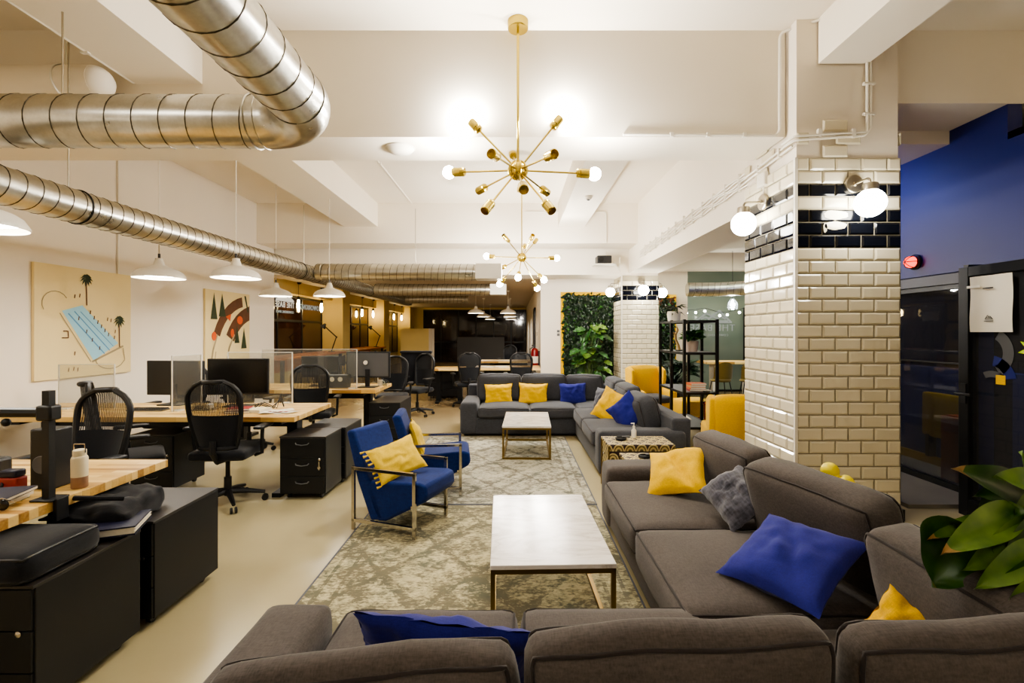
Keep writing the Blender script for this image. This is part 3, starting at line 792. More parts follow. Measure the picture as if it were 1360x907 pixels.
p0.location = (-3.65, 4.9, 2.055); p0['group'] = 'white pendants over the desks'
for lab, loc in (('white pendant lamp over the middle desk, its cord passing in front of the long duct', (-2.86, 4.9, 2.055)),
                 ('white pendant lamp cut by the left picture edge, highest in view under the long duct', (-2.86, 2.5, 2.055)),
                 ('white pendant lamp overlapping the mirrored sign window, left over the third desk', (-3.65, 7.3, 2.05)),
                 ('white pendant lamp right of the pair over the third desk, just under the duct junction', (-2.83, 7.3, 2.05))):
    dup(p0, lab, loc, group='white pendants over the desks')
p1 = pendant_proto('pendant_lamp', 'small white pendant in the far room, nearest of the left row', .66)
p1.location = (-1.12, 13.9, 2.05); p1['group'] = 'white pendants in the far room'
for lab, loc in (('small white pendant in the far room, nearest of the right row', (-.18, 13.9, 2.05)), ('small white pendant in the far room, middle of the left row', (-1.10, 17.1, 2.05)),
                 ('small white pendant in the far room, middle of the right row', (-.16, 17.1, 2.05)), ('small white pendant in the far room, farthest of the left row', (-1.05, 20.8, 2.05)),
                 ('small white pendant in the far room, farthest of the right row', (-.14, 20.8, 2.05))):
    dup(p1, lab, loc, group='white pendants in the far room')

# ------------------------------------------------------------------ globe wall lamps
def wall_lamp(label, base, d, reach=.185, r=.105):
    """base on the wall, d = outward direction; globe hangs from the bent arm"""
    t = thing('wall_lamp', label, 'wall lamp', base); b = Vector(base); d = Vector(d); up = Vector((0,0,1))
    M = Matrix.Translation(b) @ d.to_track_quat('Z', 'Y').to_matrix().to_4x4()
    MB().lathe([(0, 0), (.072, 0), (.072, .022), (.066, .028), (.02, .03), (.018, .045), (0, .045)], (0,0,0), 24, 0, M).build('wall_plate', 'nickel', t)
    e = b+d*reach
    MB().tube(bend([b+d*.03, e, e-up*.06], .04), .009, 8).build('arm', 'nickel', t)
    g = e-up*(.10+r*.9)
    MB().lathe([(.012, .06), (.05, .055), (.055, .045), (.055, .0), (.05, -.005), (.02, -.008), (0, -.008)], g+up*(r*.93-.005), 20).build('globe_cap', 'nickel', t)
    MB().ball(g, r, 20, 12).build('globe', 'globe', t)
    return t
wall_lamp('globe lamp on a nickel arm on the front face of the near tiled column', (2.69, 3.787, 2.67), (0, -1, 0))
wall_lamp('globe lamp on a nickel arm on the left face of the near tiled column', (2.232, 4.255, 2.66), (-1, 0, 0))
wall_lamp('globe lamp on the front face of the far tiled column, middle of its three', (2.66, 9.987, 2.56), (0, -1, 0), .18, .11)
wall_lamp('globe lamp on the left side of the far tiled column', (2.247, 10.3, 2.55), (-1, 0, 0), .17, .10)
wall_lamp('globe lamp on the right side of the far tiled column by the shelf plant', (3.043, 10.3, 2.55), (1, 0, 0), .15, .11)

# ------------------------------------------------------------------ amber filament pendants by the window bar
def edison(label, x, y, z):
    t = thing('filament_pendant', label, 'pendant lamp', (x, y, 2.72), 0, 'amber filament pendants along the window bar')
    MB().lathe([(0, -.05), (.05, -.045), (.075, -.01), (.08, 0), (0, 0)], (x, y, 2.72), 16).build('ceiling_cup', 'black', t)
    MB().tube([(x, y, z+.18), (x, y, 2.70)], .006, 6).build('cord', 'black', t)
    MB().lathe([(0, .2), (.03, .2), (.036, .17), (.045, .15), (.045, .11), (0, .11)], (x, y, z), 14).build('socket', 'black', t)
    MB().lathe([(.02, .115), (.025, .08), (.033, .02), (.033, -.07), (.024, -.12), (0, -.14)], (x, y, z), 16).build('bulb', 'edison', t)
edison('amber filament bulb by the mirrored sign window, nearest of its row', -5.3, 11.7, 2.18)
edison('amber filament bulb in front of the yellow lit pier, second of its row', -5.3, 13.1, 2.18)
edison('amber filament bulb by the second window, third of its row', -5.3, 16.6, 2.18)
edison('amber filament bulb by the second pier, fourth of its row', -5.3, 17.9, 2.18)
edison('amber filament bulb by the farthest window, fifth of its row', -5.3, 21.0, 2.18)
edison('amber filament bulb beside the far beige partition, last of its row', -5.3, 22.4, 2.18)

# glowing dots standing in for lamp reflections, and a glass pendant, right bay
t = thing('festoon_lights', 'string of tiny white bulbs hanging before the grey green glass wall', 'string lights', (4.5, 11.3, 2.1))
xs = [(912, 416), (924, 415), (936, 413), (956, 419), (966, 418), (982, 415)]
MB().tube([P(a, b-4, 11.3) for a, b in [(905, 416)]+xs+[(992, 412)]], .006, 6).build('wire', 'black', t)  # invented wire joining the reflection dots
for a, b in xs: MB().ball(P(a, b, 11.3), .028, 10, 8).build('bulb', 'globe', t)
t = thing('glass_pendant', 'clear glass pendant with a bright bulb before the grey green glass wall', 'pendant lamp', tuple(P(973, 405, 10.4)))
c = P(973, 405, 10.4)
MB().lathe([(.02, .16), (.05, .12), (.10, .05), (.115, -.03), (.09, -.10), (.085, -.10), (.11, -.03), (.095, .05), (.045, .12)], c, 20).build('lamp_shade', 'glass', t)
MB().ball(c, .045, 12, 8).build('bulb', 'bulb', t); MB().tube([c+Vector((0,0,.05)), (c.x, c.y, 3.27)], .006, 6).build('cord', 'black', t)

# ------------------------------------------------------------------ ventilation ducts
def duct_run(t, name, pts, r, pitch=.16, seam=True, seg=36):
    mb = MB(); mb.tube(pts, r, seg); o = mb.build(name, 'duct', t, smooth=50)
    if seam:
        sm = MB(); L = [0]
        pts = [Vector(p) for p in pts]
        for a, b in zip(pts, pts[1:]): L.append(L[-1]+(b-a).length)
        tot = L[-1]; n = int(tot/pitch*20); out = []
        i = 0
        for k in range(n+1):
            s = tot*k/n
            while i < len(L)-2 and s > L[i+1]: i += 1
            f = (s-L[i])/max(1e-6, L[i+1]-L[i]); p = pts[i].lerp(pts[i+1], f)
            d0 = (pts[i+1]-pts[i]).normalized()
            if i+2 < len(pts): d0 = d0.lerp((pts[i+2]-pts[i+1]).normalized(), f*.5).normalized()
            u = d0.cross(Vector((0,0,1))).normalized(); v = u.cross(d0)
            a = 2*PI*s/pitch
            out.append(p+(u*math.cos(a)+v*math.sin(a))*(r+.0005))
        sm.tube(out, .0042, 5); sm.build('spiral_seam', 'ductseam', o, smooth=60)
    return o
def box_end(t, x0, x1, y, z, w=.20):
    MB().box(x0, x1, y-w, y+w, z-w*.72, z+w*.72).build('outlet_box', 'white', t, smooth=0, bevel=.008)
t = thing('ventilation_duct', 'large spiral steel duct turning at an elbow above the room, nearest the camera', 'duct', (-1.25, 2.9, 2.848))
duct_run(t, 'long_run', [(-1.25, -1.2+.4*i, 2.848) for i in range(10)]+[(-1.25, 2.72, 2.848)], .16, .165)
eb = [(-1.25, 2.72, 2.848)]+[(-1.25-.34*(1-math.cos(R(a))), 2.72+.34*math.sin(R(a)), 2.848) for a in range(6, 91, 6)]
MB().tube(eb, .165, 36).build('elbow', 'duct', t, smooth=50)
duct_run(t, 'cross_run', [(-1.59-.34*i, 3.06, 2.848+.001*i) for i in range(11)], .16, .165)
for x in (-1.60, -1.66): MB().tube([(x, 3.06+.163*math.cos(R(a)), 2.848+.163*math.sin(R(a))) for a in range(0, 360, 12)], .008, 6, True).build('clamp_ring', 'duct', t)
hb = MB(); hb.tube([(-1.25, 1.4, 3.0), (-1.25, 1.4, 4.0)], .006, 6); hb.tube([(-2.9, 3.06, 3.0), (-2.9, 3.06, 3.56)], .006, 6); hb.build('hanger_rod', 'nickel', t)
t = thing('ventilation_duct', 'long slim spiral duct receding along the left side above the desks', 'duct', (-3.32, 6, 2.45))
duct_run(t, 'long_run', [(-3.32, -.5+.5*i, 2.45) for i in range(32)], .125, .11)
for y in (3.62, 7.35, 7.95, 10.9): MB().tube([(-3.32+.128*math.cos(R(a)), y, 2.45+.128*math.sin(R(a))) for a in range(0, 360, 12)], .006, 6, True).build('clamp_ring', 'black', t)
hb = MB(); hb.tube([(-3.32, 3.55, 2.57), (-3.32, 3.55, 4)], .006, 6); hb.tube([(-3.4, 7.7, 2.57), (-3.4, 7.7, 3.55)], .006, 6); hb.build('hanger_rod', 'nickel', t)
for lab, y, x1, bx in (('cross duct with a big white outlet box, nearest branch of the long duct', 7.72, -.62, .42), ('middle cross duct with a smaller white outlet box under the far soffit', 10.95, -.55, .37), ('farthest cross duct ending open below the far ceiling', 14.0, -1.35, 0)):
    t = thing('branch_duct', lab, 'duct', (-3.2, y, 2.47))
    duct_run(t, 'cross_run', [(-3.19+(x1+3.19)*i/8, y, 2.47) for i in range(9)], .135 if y < 12 else .125, .11)
    cr = MB(); cr.tube([(-3.1, y+.139*math.cos(R(a)), 2.47+.139*math.sin(R(a))) for a in range(0, 360, 12)], .008, 6, True); cr.build('clamp_ring', 'duct', t)
    if bx: box_end(t, x1, x1+bx, y, 2.47, .17)
    MB().tube([(-1.6, y, 2.6), (-1.6, y, 3.5 if y < 9 else 2.72)], .005, 6).build('hanger_rod', 'nickel', t)
t = thing('ventilation_duct', 'white painted round duct crossing the top left corner', 'duct', (-4, 3.72, 3.45))
MB().tube([(-5, 3.72, 3.45), (-3.25, 3.72, 3.45)], .12, 28).build('cross_run', 'ceil', t, smooth=50); MB().ball((-3.26, 3.72, 3.45), .12, 20, 12).build('end_cap', 'ceil', t)
for x in (-4.1, -3.5): MB().tube([(x, 3.72+.125*math.cos(R(a)), 3.45+.125*math.sin(R(a))) for a in range(0, 360, 15)], .008, 6, True).tube([(x, 3.72, 3.56), (x, 3.72, 4)], .006, 6).build('hanger_strap', 'white', t)
t = thing('ventilation_duct', 'silver duct under the ceiling before the grey green glass wall', 'duct', (5, 10.3, 2.42))
duct_run(t, 'cross_run', [(3.75, 10.35, 2.42), (4.4, 10.3, 2.42), (5.0, 10.0, 2.43), (5.8, 9.4, 2.46), (6.6, 8.9, 2.48)], .15, .14)
MB().tube([(5.0, 10.0, 2.58), (5.0, 10.0, 3.27)], .006, 6).build('hanger_rod', 'nickel', t)
# ------------------------------------------------------------------ near corner sofa (seen from behind)
def arm_mesh(t, m, x0, x1, y0, y1, z0, z1, r=.05):
    c = Vector(((x0+x1)/2, (y0+y1)/2, (z0+z1)/2))
    return cushion('armrest', m, t, Matrix.Translation(c), (x1-x0, y1-y0, z1-z0), r, (.004, .004, .008), 9, .003, None)
S = thing('corner_sofa', 'large brown grey U-shaped fabric sofa in front, its back cushions facing the viewer', 'sofa', (.4, 1.5, 0))
bb = MB(); bb.box(-.90, 1.70, .80, 1.79, .04, .26); bb.box(.715, 1.70, 1.79, 3.80, .04, .26); bb.build('base_frame', 'sofa', S, bevel=.015)
kb = MB()
for x, y in ((-.85, .86), (-.85, 1.72), (.78, 3.72), (1.6, 3.72), (1.6, .86), (.76, 2.4)): kb.box(x-.03, x+.03, y-.03, y+.03, 0, .05)
kb.build('foot', 'black', S)
bk = MB(); bk.box(-.88, 1.70, .74, .93, .2, .60); bk.build('back_frame', 'sofa', S, bevel=.03, bseg=3)
bk = MB(); bk.box(1.50, 1.70, .93, 3.80, .2, .58); bk.build('back_frame', 'sofa', S, bevel=.03, bseg=3)
arm_mesh(S, 'sofa', -.93, -.675, .85, 1.815, .03, .485)
arm_mesh(S, 'sofa', .695, 1.62, 3.53, 3.82, .03, .49)
# seat cushions
def seat(c, d, rz=0, seed=0, m='sofa', t=S, crown=.035): return cushion('seat_cushion', m, t, TR(c, 0, 0, rz), d, .05, (.012, .012, crown), 12, .006, 'z', seed)
seat((-.325, 1.44, .335), (.68, .88, .17), 0, 1)
seat((.375, 1.45, .335), (.70, .88, .17), 0, 2)
seat((1.08, 3.055, .335), (.85, .86, .17), 0, 3)
seat((1.09, 2.205, .335), (.88, .80, .19), 0, 4)
seat((1.12, 1.38, .325), (.82, .80, .16), 0, 5)
# back cushions seen from behind: width, thickness, height
def back(c, d, rx=0, ry=0, rz=0, seed=0, m='sofa', t=S, r=.06, b=(.012, .035, .02), wr=.008):
    return cushion('back_cushion', m, t, TR(c, rx, ry, rz), d, r, b, 12, wr, 'y', seed)
back((-.325, 1.085, .575), (.68, .105, .40), 8, -5, 1, 1, r=.042)
back((.365, 1.085, .622), (.665, .105, .43), 8, -3.5, -1, 2, r=.042)
back((1.09, 1.085, .635), (.70, .105, .42), 8, -2, 1, 3, r=.042)
# wing back cushions: rotate so the width runs along the wing
back((1.405, 3.06, .60), (.66, .19, .42), 12, 0, -90+6, 5)
back((1.43, 2.24, .61), (.72, .20, .44), 14, 0, -90+14, 6)
back((1.375, 1.44, .60), (.60, .19, .43), 12, 0, -90-2, 7)

# ------------------------------------------------------------------ far corner sofa
Q = thing('corner_sofa', 'slate grey L-shaped sofa at the back by the green leaf panel', 'sofa', (.5, 7.2, 0))
bb = MB(); bb.box(-.76, 1.82, 6.86, 7.82, .03, .26); bb.box(.88, 1.82, 4.92, 6.86, .03, .26); bb.build('base_frame', 'sofafar', Q, bevel=.015)
kb = MB()
for x, y in ((-.70, 6.95), (-.7, 7.7), (.95, 5.0), (1.7, 5.0), (1.7, 7.7)): kb.box(x-.03, x+.03, y-.03, y+.03, 0, .04)
kb.build('foot', 'black', Q)
bk = MB(); bk.box(-.74, 1.82, 7.64, 7.82, .2, .66); bk.build('back_frame', 'sofafar', Q, bevel=.03, bseg=3)
bk = MB(); bk.box(1.64, 1.84, 4.95, 7.64, .2, .60); bk.build('back_frame', 'sofafar', Q, bevel=.03, bseg=3)
arm_mesh(Q, 'sofafar', -.78, -.53, 6.83, 7.64, .03, .49)
arm_mesh(Q, 'sofafar', .87, 1.78, 4.90, 5.16, .03, .475)
for i, (c, d) in enumerate((((-.15, 7.22, .335), (.74, .80, .16)), ((.57, 7.22, .335), (.68, .80, .16)), ((1.25, 7.2, .335), (.66, .80, .16)),
             ((1.25, 6.40, .335), (.82, .82, .17)), ((1.25, 5.58, .335), (.82, .80, .17)))): seat(c, d, 0, 20+i, 'sofafar', Q, .03)
for i, (c, w, rz) in enumerate((((-.235, 7.53, .62), .68, 0), ((.47, 7.53, .62), .70, 0), ((1.10, 7.52, .61), .58, -6))):
    back(c, (w, .19, .42), -10, 0, rz, 30+i, 'sofafar', Q)
back((1.52, 7.02, .60), (.70, .20, .44), 12, 0, -90, 41, 'sofafar', Q)
back((1.52, 6.30, .60), (.70, .20, .42), 12, 0, -90, 42, 'sofafar', Q)
back((1.50, 5.62, .575), (.66, .24, .40), 16, 0, -90+4, 43, 'sofafar', Q, .09)

# ------------------------------------------------------------------ throw pillows
X_, Y_, Z_ = Vector((1,0,0)), Vector((0,1,0)), Vector((0,0,1))
pillow('mustard yellow throw pillow leaning at the left end of the slate sofa', 'yellow', (-.24, 7.32, .545), (1, 0, .05), (.05, -1, .35), .215, .165, .06, 1)
pillow('mustard yellow throw pillow, second along the back of the slate sofa', 'yellow', (.29, 7.32, .55), (1, 0, -.04), (-.03, -1, .35), .225, .17, .065, 2)
pillow('royal blue throw pillow against the back of the slate sofa', 'blue', (.90, 7.33, .55), (1, 0, 0), (-.05, -1, .35), .21, .17, .06, 3)
pillow('grey throw pillow half hidden behind the yellow one on the slate sofa wing', 'greypillow', (1.20, 6.40, .57), (.35, -.9, .1), (-.85, -.5, .35), .19, .19, .06, 4)
pillow('mustard yellow throw pillow tilted on the wing of the slate sofa', 'yellow', (1.20, 5.97, .575), (.55, .25, .55), (-.6, -.75, .45), .21, .19, .06, 5)
pillow('royal blue throw pillow on the wing of the slate sofa beside the end cushion', 'blue', (1.30, 5.50, .575), (.7, .1, .42), (-.55, -.85, .30), .185, .185, .06, 6)
pillow('mustard yellow throw pillow crumpled in the far corner of the brown sofa', 'yellow', (1.075, 3.16, .575), (.30, -.165, .08), (-.44, -.42, .79), .19, .19, .075, 7, crease=.55, wr=.008)
pillow('fluffy dark grey throw pillow standing on its corner on the brown sofa', 'greyfur', (1.245, 2.66, .585), (.21, -.013, .13), (-.55, -.40, .72), .15, .17, .07, 8, wr=.012)
pillow('large royal blue throw pillow lying askew on the brown sofa wing', 'blue', (1.145, 1.975, .56), (.18, -.34, .035), (-.38, -.16, .90), .215, .215, .075, 9, crease=.35, wr=.005)
pillow('small mustard pillow peeking over the front back cushion by the broad-leaved plant', 'ochre', (1.205, 1.46, .555), (.62, -.5, -.45), (-.75, -.6, .35), .11, .105, .055, 10)
pillow('royal blue throw pillow slumped behind the left front cushion', 'blue', (-.19, 1.315, .615), (1, .0, -.12), (.05, .86, .50), .245, .155, .05, 11, wr=.014)

# ------------------------------------------------------------------ yellow soft toy behind the sofa back
TY = Matrix.Translation((1.66, 2.34, .70)) @ Matrix.Scale(1.25, 4) @ Matrix.Translation((-1.62, -2.34, -.69))
t = thing('soft_toy', 'bright yellow inflated toy behind the brown sofa back by the tiled column', 'toy', (1.62, 2.3, .58))
MT['toy'] = plain('yellow vinyl', (244, 224, 40), .35, var=.03)
MB().ball((1.62, 2.32, .685), .055, 16, 10, 0, (1.25, 1, .9), TY).ball((1.61, 2.36, .70), .042, 14, 10, 0, (.9, .9, 1.5), TY).ball((1.585, 2.40, .72), .036, 12, 8, 0, (.85, .85, 1.4), TY).ball((1.66, 2.27, .66), .04, 12, 8, 0, (1.5, .9, .75), TY).build('body', 'toy', t, smooth=80)
MB().ball((1.578, 2.41, .765), .034, 14, 8, 0, (1,1,1), TY).build('head', 'toy', t, smooth=80)
MB().ball((1.56, 2.34, .64), .032, 12, 8, 0, (.9, .9, 1.3), TY).build('limb', 'toy', t, smooth=80)

# ------------------------------------------------------------------ coffee tables
def coffee(label, c, w, l, h, rz):
    t = thing('coffee_table', label, 'coffee table', (c[0], c[1], c[2]), R(rz)); k = .022
    MB(True).box(-w/2, w/2, -l/2, l/2, h-.022, h).build('marble_top', 'marble', t, bevel=.003)
    fb = MB(True); a, b = w/2-.002, l/2-.002
    for x0, x1, y0, y1 in ((-a, a, -b, -b+k), (-a, a, b-k, b), (-a, -a+k, -b, b), (a-k, a, -b, b)): fb.box(x0, x1, y0, y1, h-.022-k, h-.022)
    fb.build('top_rail', 'brassdark', t, smooth=0)
    for sx in (-1, 1):
        for sy in (-1, 1):
            x, y = sx*(a-k/2), sy*(b-k/2); MB(True).box(x-k/2, x+k/2, y-k/2, y+k/2, 0, h-.022-k).build('leg', 'brassdark', t, smooth=0)
    fb = MB(True)
    for x0, x1, y0, y1 in ((-a, a, -b, -b+k), (-a, a, b-k, b), (-a, -a+k, -b, b), (a-k, a, -b, b)): fb.box(x0, x1, y0, y1, .0, k)
    fb.build('floor_rail', 'brassdark', t, smooth=0)
coffee('white marble coffee table with thin brass frame, nearest, in front of the brown sofa', (.172, 2.737, .0085), .600, .97, .3915, 1.7)
coffee('white marble coffee table with thin brass frame before the slate sofa', (.160, 6.07, .0085), .575, 1.0, .3915, -1.8)

def rug(label, x0, x1, y0, y1, m, bend_=0):
    c = ((x0+x1)/2, (y0+y1)/2); t = thing('area_rug', label, 'rug', (c[0], c[1], 0)); hx, hy = (x1-x0)/2, (y1-y0)/2
    mb = MB(True); mb.box(-hx, hx, -hy, hy, .001, .008); mb.build('pile', m, t, smooth=0)
    eb = MB(True)
    for a in ((-hx-.004, -hx+.008, -hy, hy), (hx-.008, hx+.004, -hy, hy), (-hx, hx, -hy-.004, -hy+.008), (-hx, hx, hy-.008, hy+.004)): eb.box(a[0], a[1], a[2], a[3], .0005, .0088)
    eb.build('bound_edge', 'greypillow', t, smooth=0)
rug('faded cream and green oriental rug under the nearest marble table', -1.2, .71, 1.76, 4.115, 'rug1')
rug('faded grey cream oriental rug reaching the slate sofa', -1.2, .715, 4.135, 6.80, 'rug2')

# ------------------------------------------------------------------ blue armchairs
def armchair(label, loc, rz):
    """faces +x; d along x from rear leg 0 to front leg .53; width .475 along y"""
    t = thing('armchair', label, 'armchair', loc, R(rz)); W = .2375; k = .013
    for s in (-1, 1):
        y = s*W; mb = MB(True)
        for a, b in (((-k, 0), (k, .478)), ((.53-k, 0), (.53+k, .478)), ((-k, .452), (.53+k, .478)), ((-k, .06), (.53+k, .086))):
            mb.box(a[0], b[0], y-.011, y+.011, a[1], b[1])
        mb.build('side_frame', 'chrome', t, smooth=0, bevel=.002)
    fb = MB(True); fb.box(.50, .525, -W, W, .215, .235); fb.build('cross_bar', 'chrome', t, smooth=0)
    w = W-.016
    bp = [(.14, .075), (.02, .36), (-.085, .725), (-.055, .745), (-.005, .74), (.11, .40), (.17, .34), (.26, .10)]
    mb = MB(True); mb.prism(bp, -w, w, 'y'); mb.build('backrest', 'navy', t, bevel=.018, bseg=3)
    sp = [(.11, .27), (.13, .375), (.30, .382), (.56, .40), (.615, .385), (.625, .30), (.60, .265), (.27, .085), (.20, .08)]
    mb = MB(True); mb.prism(sp, -w, w, 'y'); mb.build('seat', 'navy', t, bevel=.02, bseg=3)
    return t
armchair('blue velvet armchair with a flat steel frame, nearest, on the rug edge', (-1.135, 3.83, .0085), -20)
armchair('blue velvet armchair with a flat steel frame behind the nearest one', (-1.045, 4.51, .0085), 7)
pillow('lemon yellow tasselled pillow leaning on the nearest blue armchair', 'paleyellow', (-.905, 3.675, .525), (.80, -.25, .72), (.36, -.66, .62), .195, .15, .055, 15, fringe=True)
pillow('lemon yellow tasselled pillow on the second blue armchair', 'paleyellow', (-.905, 4.44, .52), (.25, -.95, .12), (.93, .2, .32), .16, .165, .05, 16, fringe=True)

# ------------------------------------------------------------------ patterned side tables
def side_table(label, x0, x1, y0, y1, z):
    t = thing('side_table', label, 'side table', ((x0+x1)/2, (y0+y1)/2, 0))
    MB().box(x0, x1, y0, y1, z-.022, z).build('table_top', 'scallop', t, smooth=0, bevel=.003)
    mb = MB(); mb.box(x0+.012, x1-.012, y0+.006, y1-.006, .03, z-.022); mb.build('cabinet_body', 'scallop', t, smooth=0, bevel=.003)
    eb = MB()
    for x in (x0+.004, x1-.004):
        for y in (y0+.004, y1-.004): eb.box(x-.006, x+.006, y-.006, y+.006, 0, z-.022)
    eb.build('edge_post', 'brassdark', t, smooth=0)
    kb = MB(); kb.ball((x0+.40*(x1-x0)+.17, y0-.008, z-.12), .012, 10, 8); kb.ball((x0-.008, (y0+y1)/2, z-.12), .012, 10, 8); kb.build('knob', 'chrome', t)
    return t
side_table('taller side table with a gold scallop print beside the slate sofa arm', .86, 1.47, 4.35, 4.72, .47)
side_table('lower side table with a gold scallop print beside the brown sofa arm', .94, 1.56, 3.90, 4.27, .42)
def ashtray(label, c):
    t = thing('ashtray', label, 'dish', c)
    MB().lathe([(0, .0), (.045, 0), (.055, .012), (.05, .025), (.042, .025), (.038, .01), (0, .008)], c, 18).build('bowl', 'black', t)
    MB().box(c[0]+.01, c[0]+.085, c[1]-.03, c[1]+.012, c[2]+.026, c[2]+.036).build('lighter', 'black', t, bevel=.004)
ashtray('small black dish on the taller scallop print table', (1.02, 4.56, .47))
ashtray('small black dish on the lower scallop print table', (1.12, 4.10, .42))
t = thing('sanitizer_bottle', 'small white pump bottle on the taller scallop print table', 'bottle', (1.17, 4.66, .47))
MB().lathe([(0, 0), (.022, 0), (.024, .01), (.024, .07), (.012, .085), (.01, .095), (0, .095)], (1.17, 4.66, .47), 16).build('bottle_body', 'whiteplastic', t)
MB().lathe([(.006, .095), (.012, .097), (.012, .11), (.004, .112), (.004, .135), (0, .135)], (1.17, 4.66, .47), 10).box(1.14, 1.175, 4.655, 4.665, .602, .612).build('pump', 'white', t)
# ------------------------------------------------------------------ desks
def desk(label, x0, x1, y0, y1, z=.74, th=.045, legs=None, rz=0):
    t = thing('desk', label, 'desk', ((x0+x1)/2, (y0+y1)/2, 0))
    MB().box(x0, x1, y0, y1, z-th, z).build('desk_top', 'block', t, smooth=0, bevel=.003)
    for x in legs or (x0+.25, x1-.18):
        ym = (y0+y1)/2; mb = MB()
        mb.box(x-.05, x+.05, ym-.06, ym+.06, .03, z-th); mb.box(x-.04, x+.04, y0+.06, y1-.06, 0, .04); mb.box(x-.04, x+.04, y0+.08, y1-.08, z-th-.04, z-th)
        mb.build('leg', 'blackmetal', t, smooth=0, bevel=.004)
    lx = legs or (x0+.25, x1-.18)
    MB().box(min(lx), max(lx), (y0+y1)/2-.02, (y0+y1)/2+.02, z-th-.12, z-th-.04).build('cross_beam', 'blackmetal', t, smooth=0)
    MB().box(min(lx)+.1, max(lx)-.1, y1-.16, y1-.06, z-th-.11, z-th-.03).build('cable_tray', 'blackmetal', t, smooth=0)
    return t
desk('butcher block desk at the lower left edge holding the monitor arm', -4.2, -2.07, 1.30, 2.85, legs=(-3.9, -2.42))
desk('butcher block desk under the beach picture with the big monitor', -4.85, -1.965, 4.26, 5.12, legs=(-4.55, -2.16))
desk('butcher block desk beyond the steel pedestals, third from the front', -4.1, -1.82, 6.25, 7.08, legs=(-3.8, -2.04))
desk('pale desk in the far room beside the fire extinguisher', -.85, .55, 10.0, 10.85, legs=(-.6, .35))
desk('pale desk second from the sofa in the far room, papers on it', -.9, .45, 12.4, 13.2, legs=(-.6, .3))
desk('small desk left of the far chairs near the beige partition', -1.72, -1.06, 9.9, 10.55, legs=(-1.62, -1.16))

# ------------------------------------------------------------------ pedestals
def pedestal(label, x0, x1, y0, y1, z=.545, front='y', lock=None, handles=True, top='cabtop', fr=.004):
    t = thing('pedestal', label, 'filing cabinet', ((x0+x1)/2, (y0+y1)/2, 0))
    MB().box(x0, x1, y0+.012, y1, .05, z-.012).build('carcass', 'cabinet', t, smooth=0, bevel=.003)
    MB().box(x0-.002, x1+.002, y0, y1+.002, z-.012, z).build('top_panel', top, t, smooth=0, bevel=.002)
    hs = [(.055, .205), (.21, .365), (.37, z-.016)]
    for a, b in hs:
        d = MB().box(x0+.006, x1-.006, y0, y0+.014, a, b).build('drawer', 'cabinet', t, smooth=0, bevel=.002)
        c = (x0+x1)/2
        if handles: MB().tube([(c-.06, y0-.002, b-.04), (c-.05, y0-.014, b-.052), (c, y0-.02, b-.058), (c+.05, y0-.014, b-.052), (c+.06, y0-.002, b-.04)], .005, 6).build('handle', 'greyplastic', d)
    MB().lathe([(0, 0), (.011, 0), (.012, .006), (.006, .01), (0, .01)], (0,0,0), 12, 0, TR((x1-.05, y0, .36 if lock is None else lock), 90, 0, 0)).build('lock', 'chrome', t)
    for x in (x0+.06, x1-.06):
        for y in (y0+.07, y1-.07):
            MB().lathe([(0, -.012), (.024, -.012), (.026, 0), (.024, .012), (0, .012)], (0,0,0), 14, 0, TR((x, y, .026), 0, 90, 0)).box(x-.012, x+.012, y-.012, y+.012, .03, .052).build('caster', 'black', t)
    return t
pedestal('black steel pedestal at the lower left corner under the seat pad and folder', -2.25, -1.82, 1.80, 2.32, .54)
pedestal('black steel pedestal with a bare brown grey top beside the nearest desk', -2.25, -1.82, 2.40, 2.93, .545)
p = pedestal('charcoal three drawer pedestal with keys in its lock at the end of the middle desk', -2.10, -1.69, 4.26, 4.66, .565)
kb = MB(); kb.box(-1.745, -1.735, 4.245, 4.25, .27, .345); kb.lathe([(0, 0), (.014, 0), (.014, .006), (0, .006)], (0,0,0), 12, 0, TR((-1.74, 4.25, .29), 90, 0, 0)); kb.build('key', 'chrome', p)
pedestal('charcoal pedestal directly behind the one with keys', -2.07, -1.665, 4.70, 5.20, .56)
pedestal('charcoal pedestal at the end of the third desk behind the armchairs', -1.96, -1.54, 6.42, 7.12, .55)
pedestal('dark pedestal standing alone on the floor left of the slate sofa', -1.95, -1.25, 10.75, 11.25, .57, handles=False)
pedestal('dark pedestal under the middle desk, left of the chair seen from behind', -3.55, -3.15, 4.40, 4.85, .55)

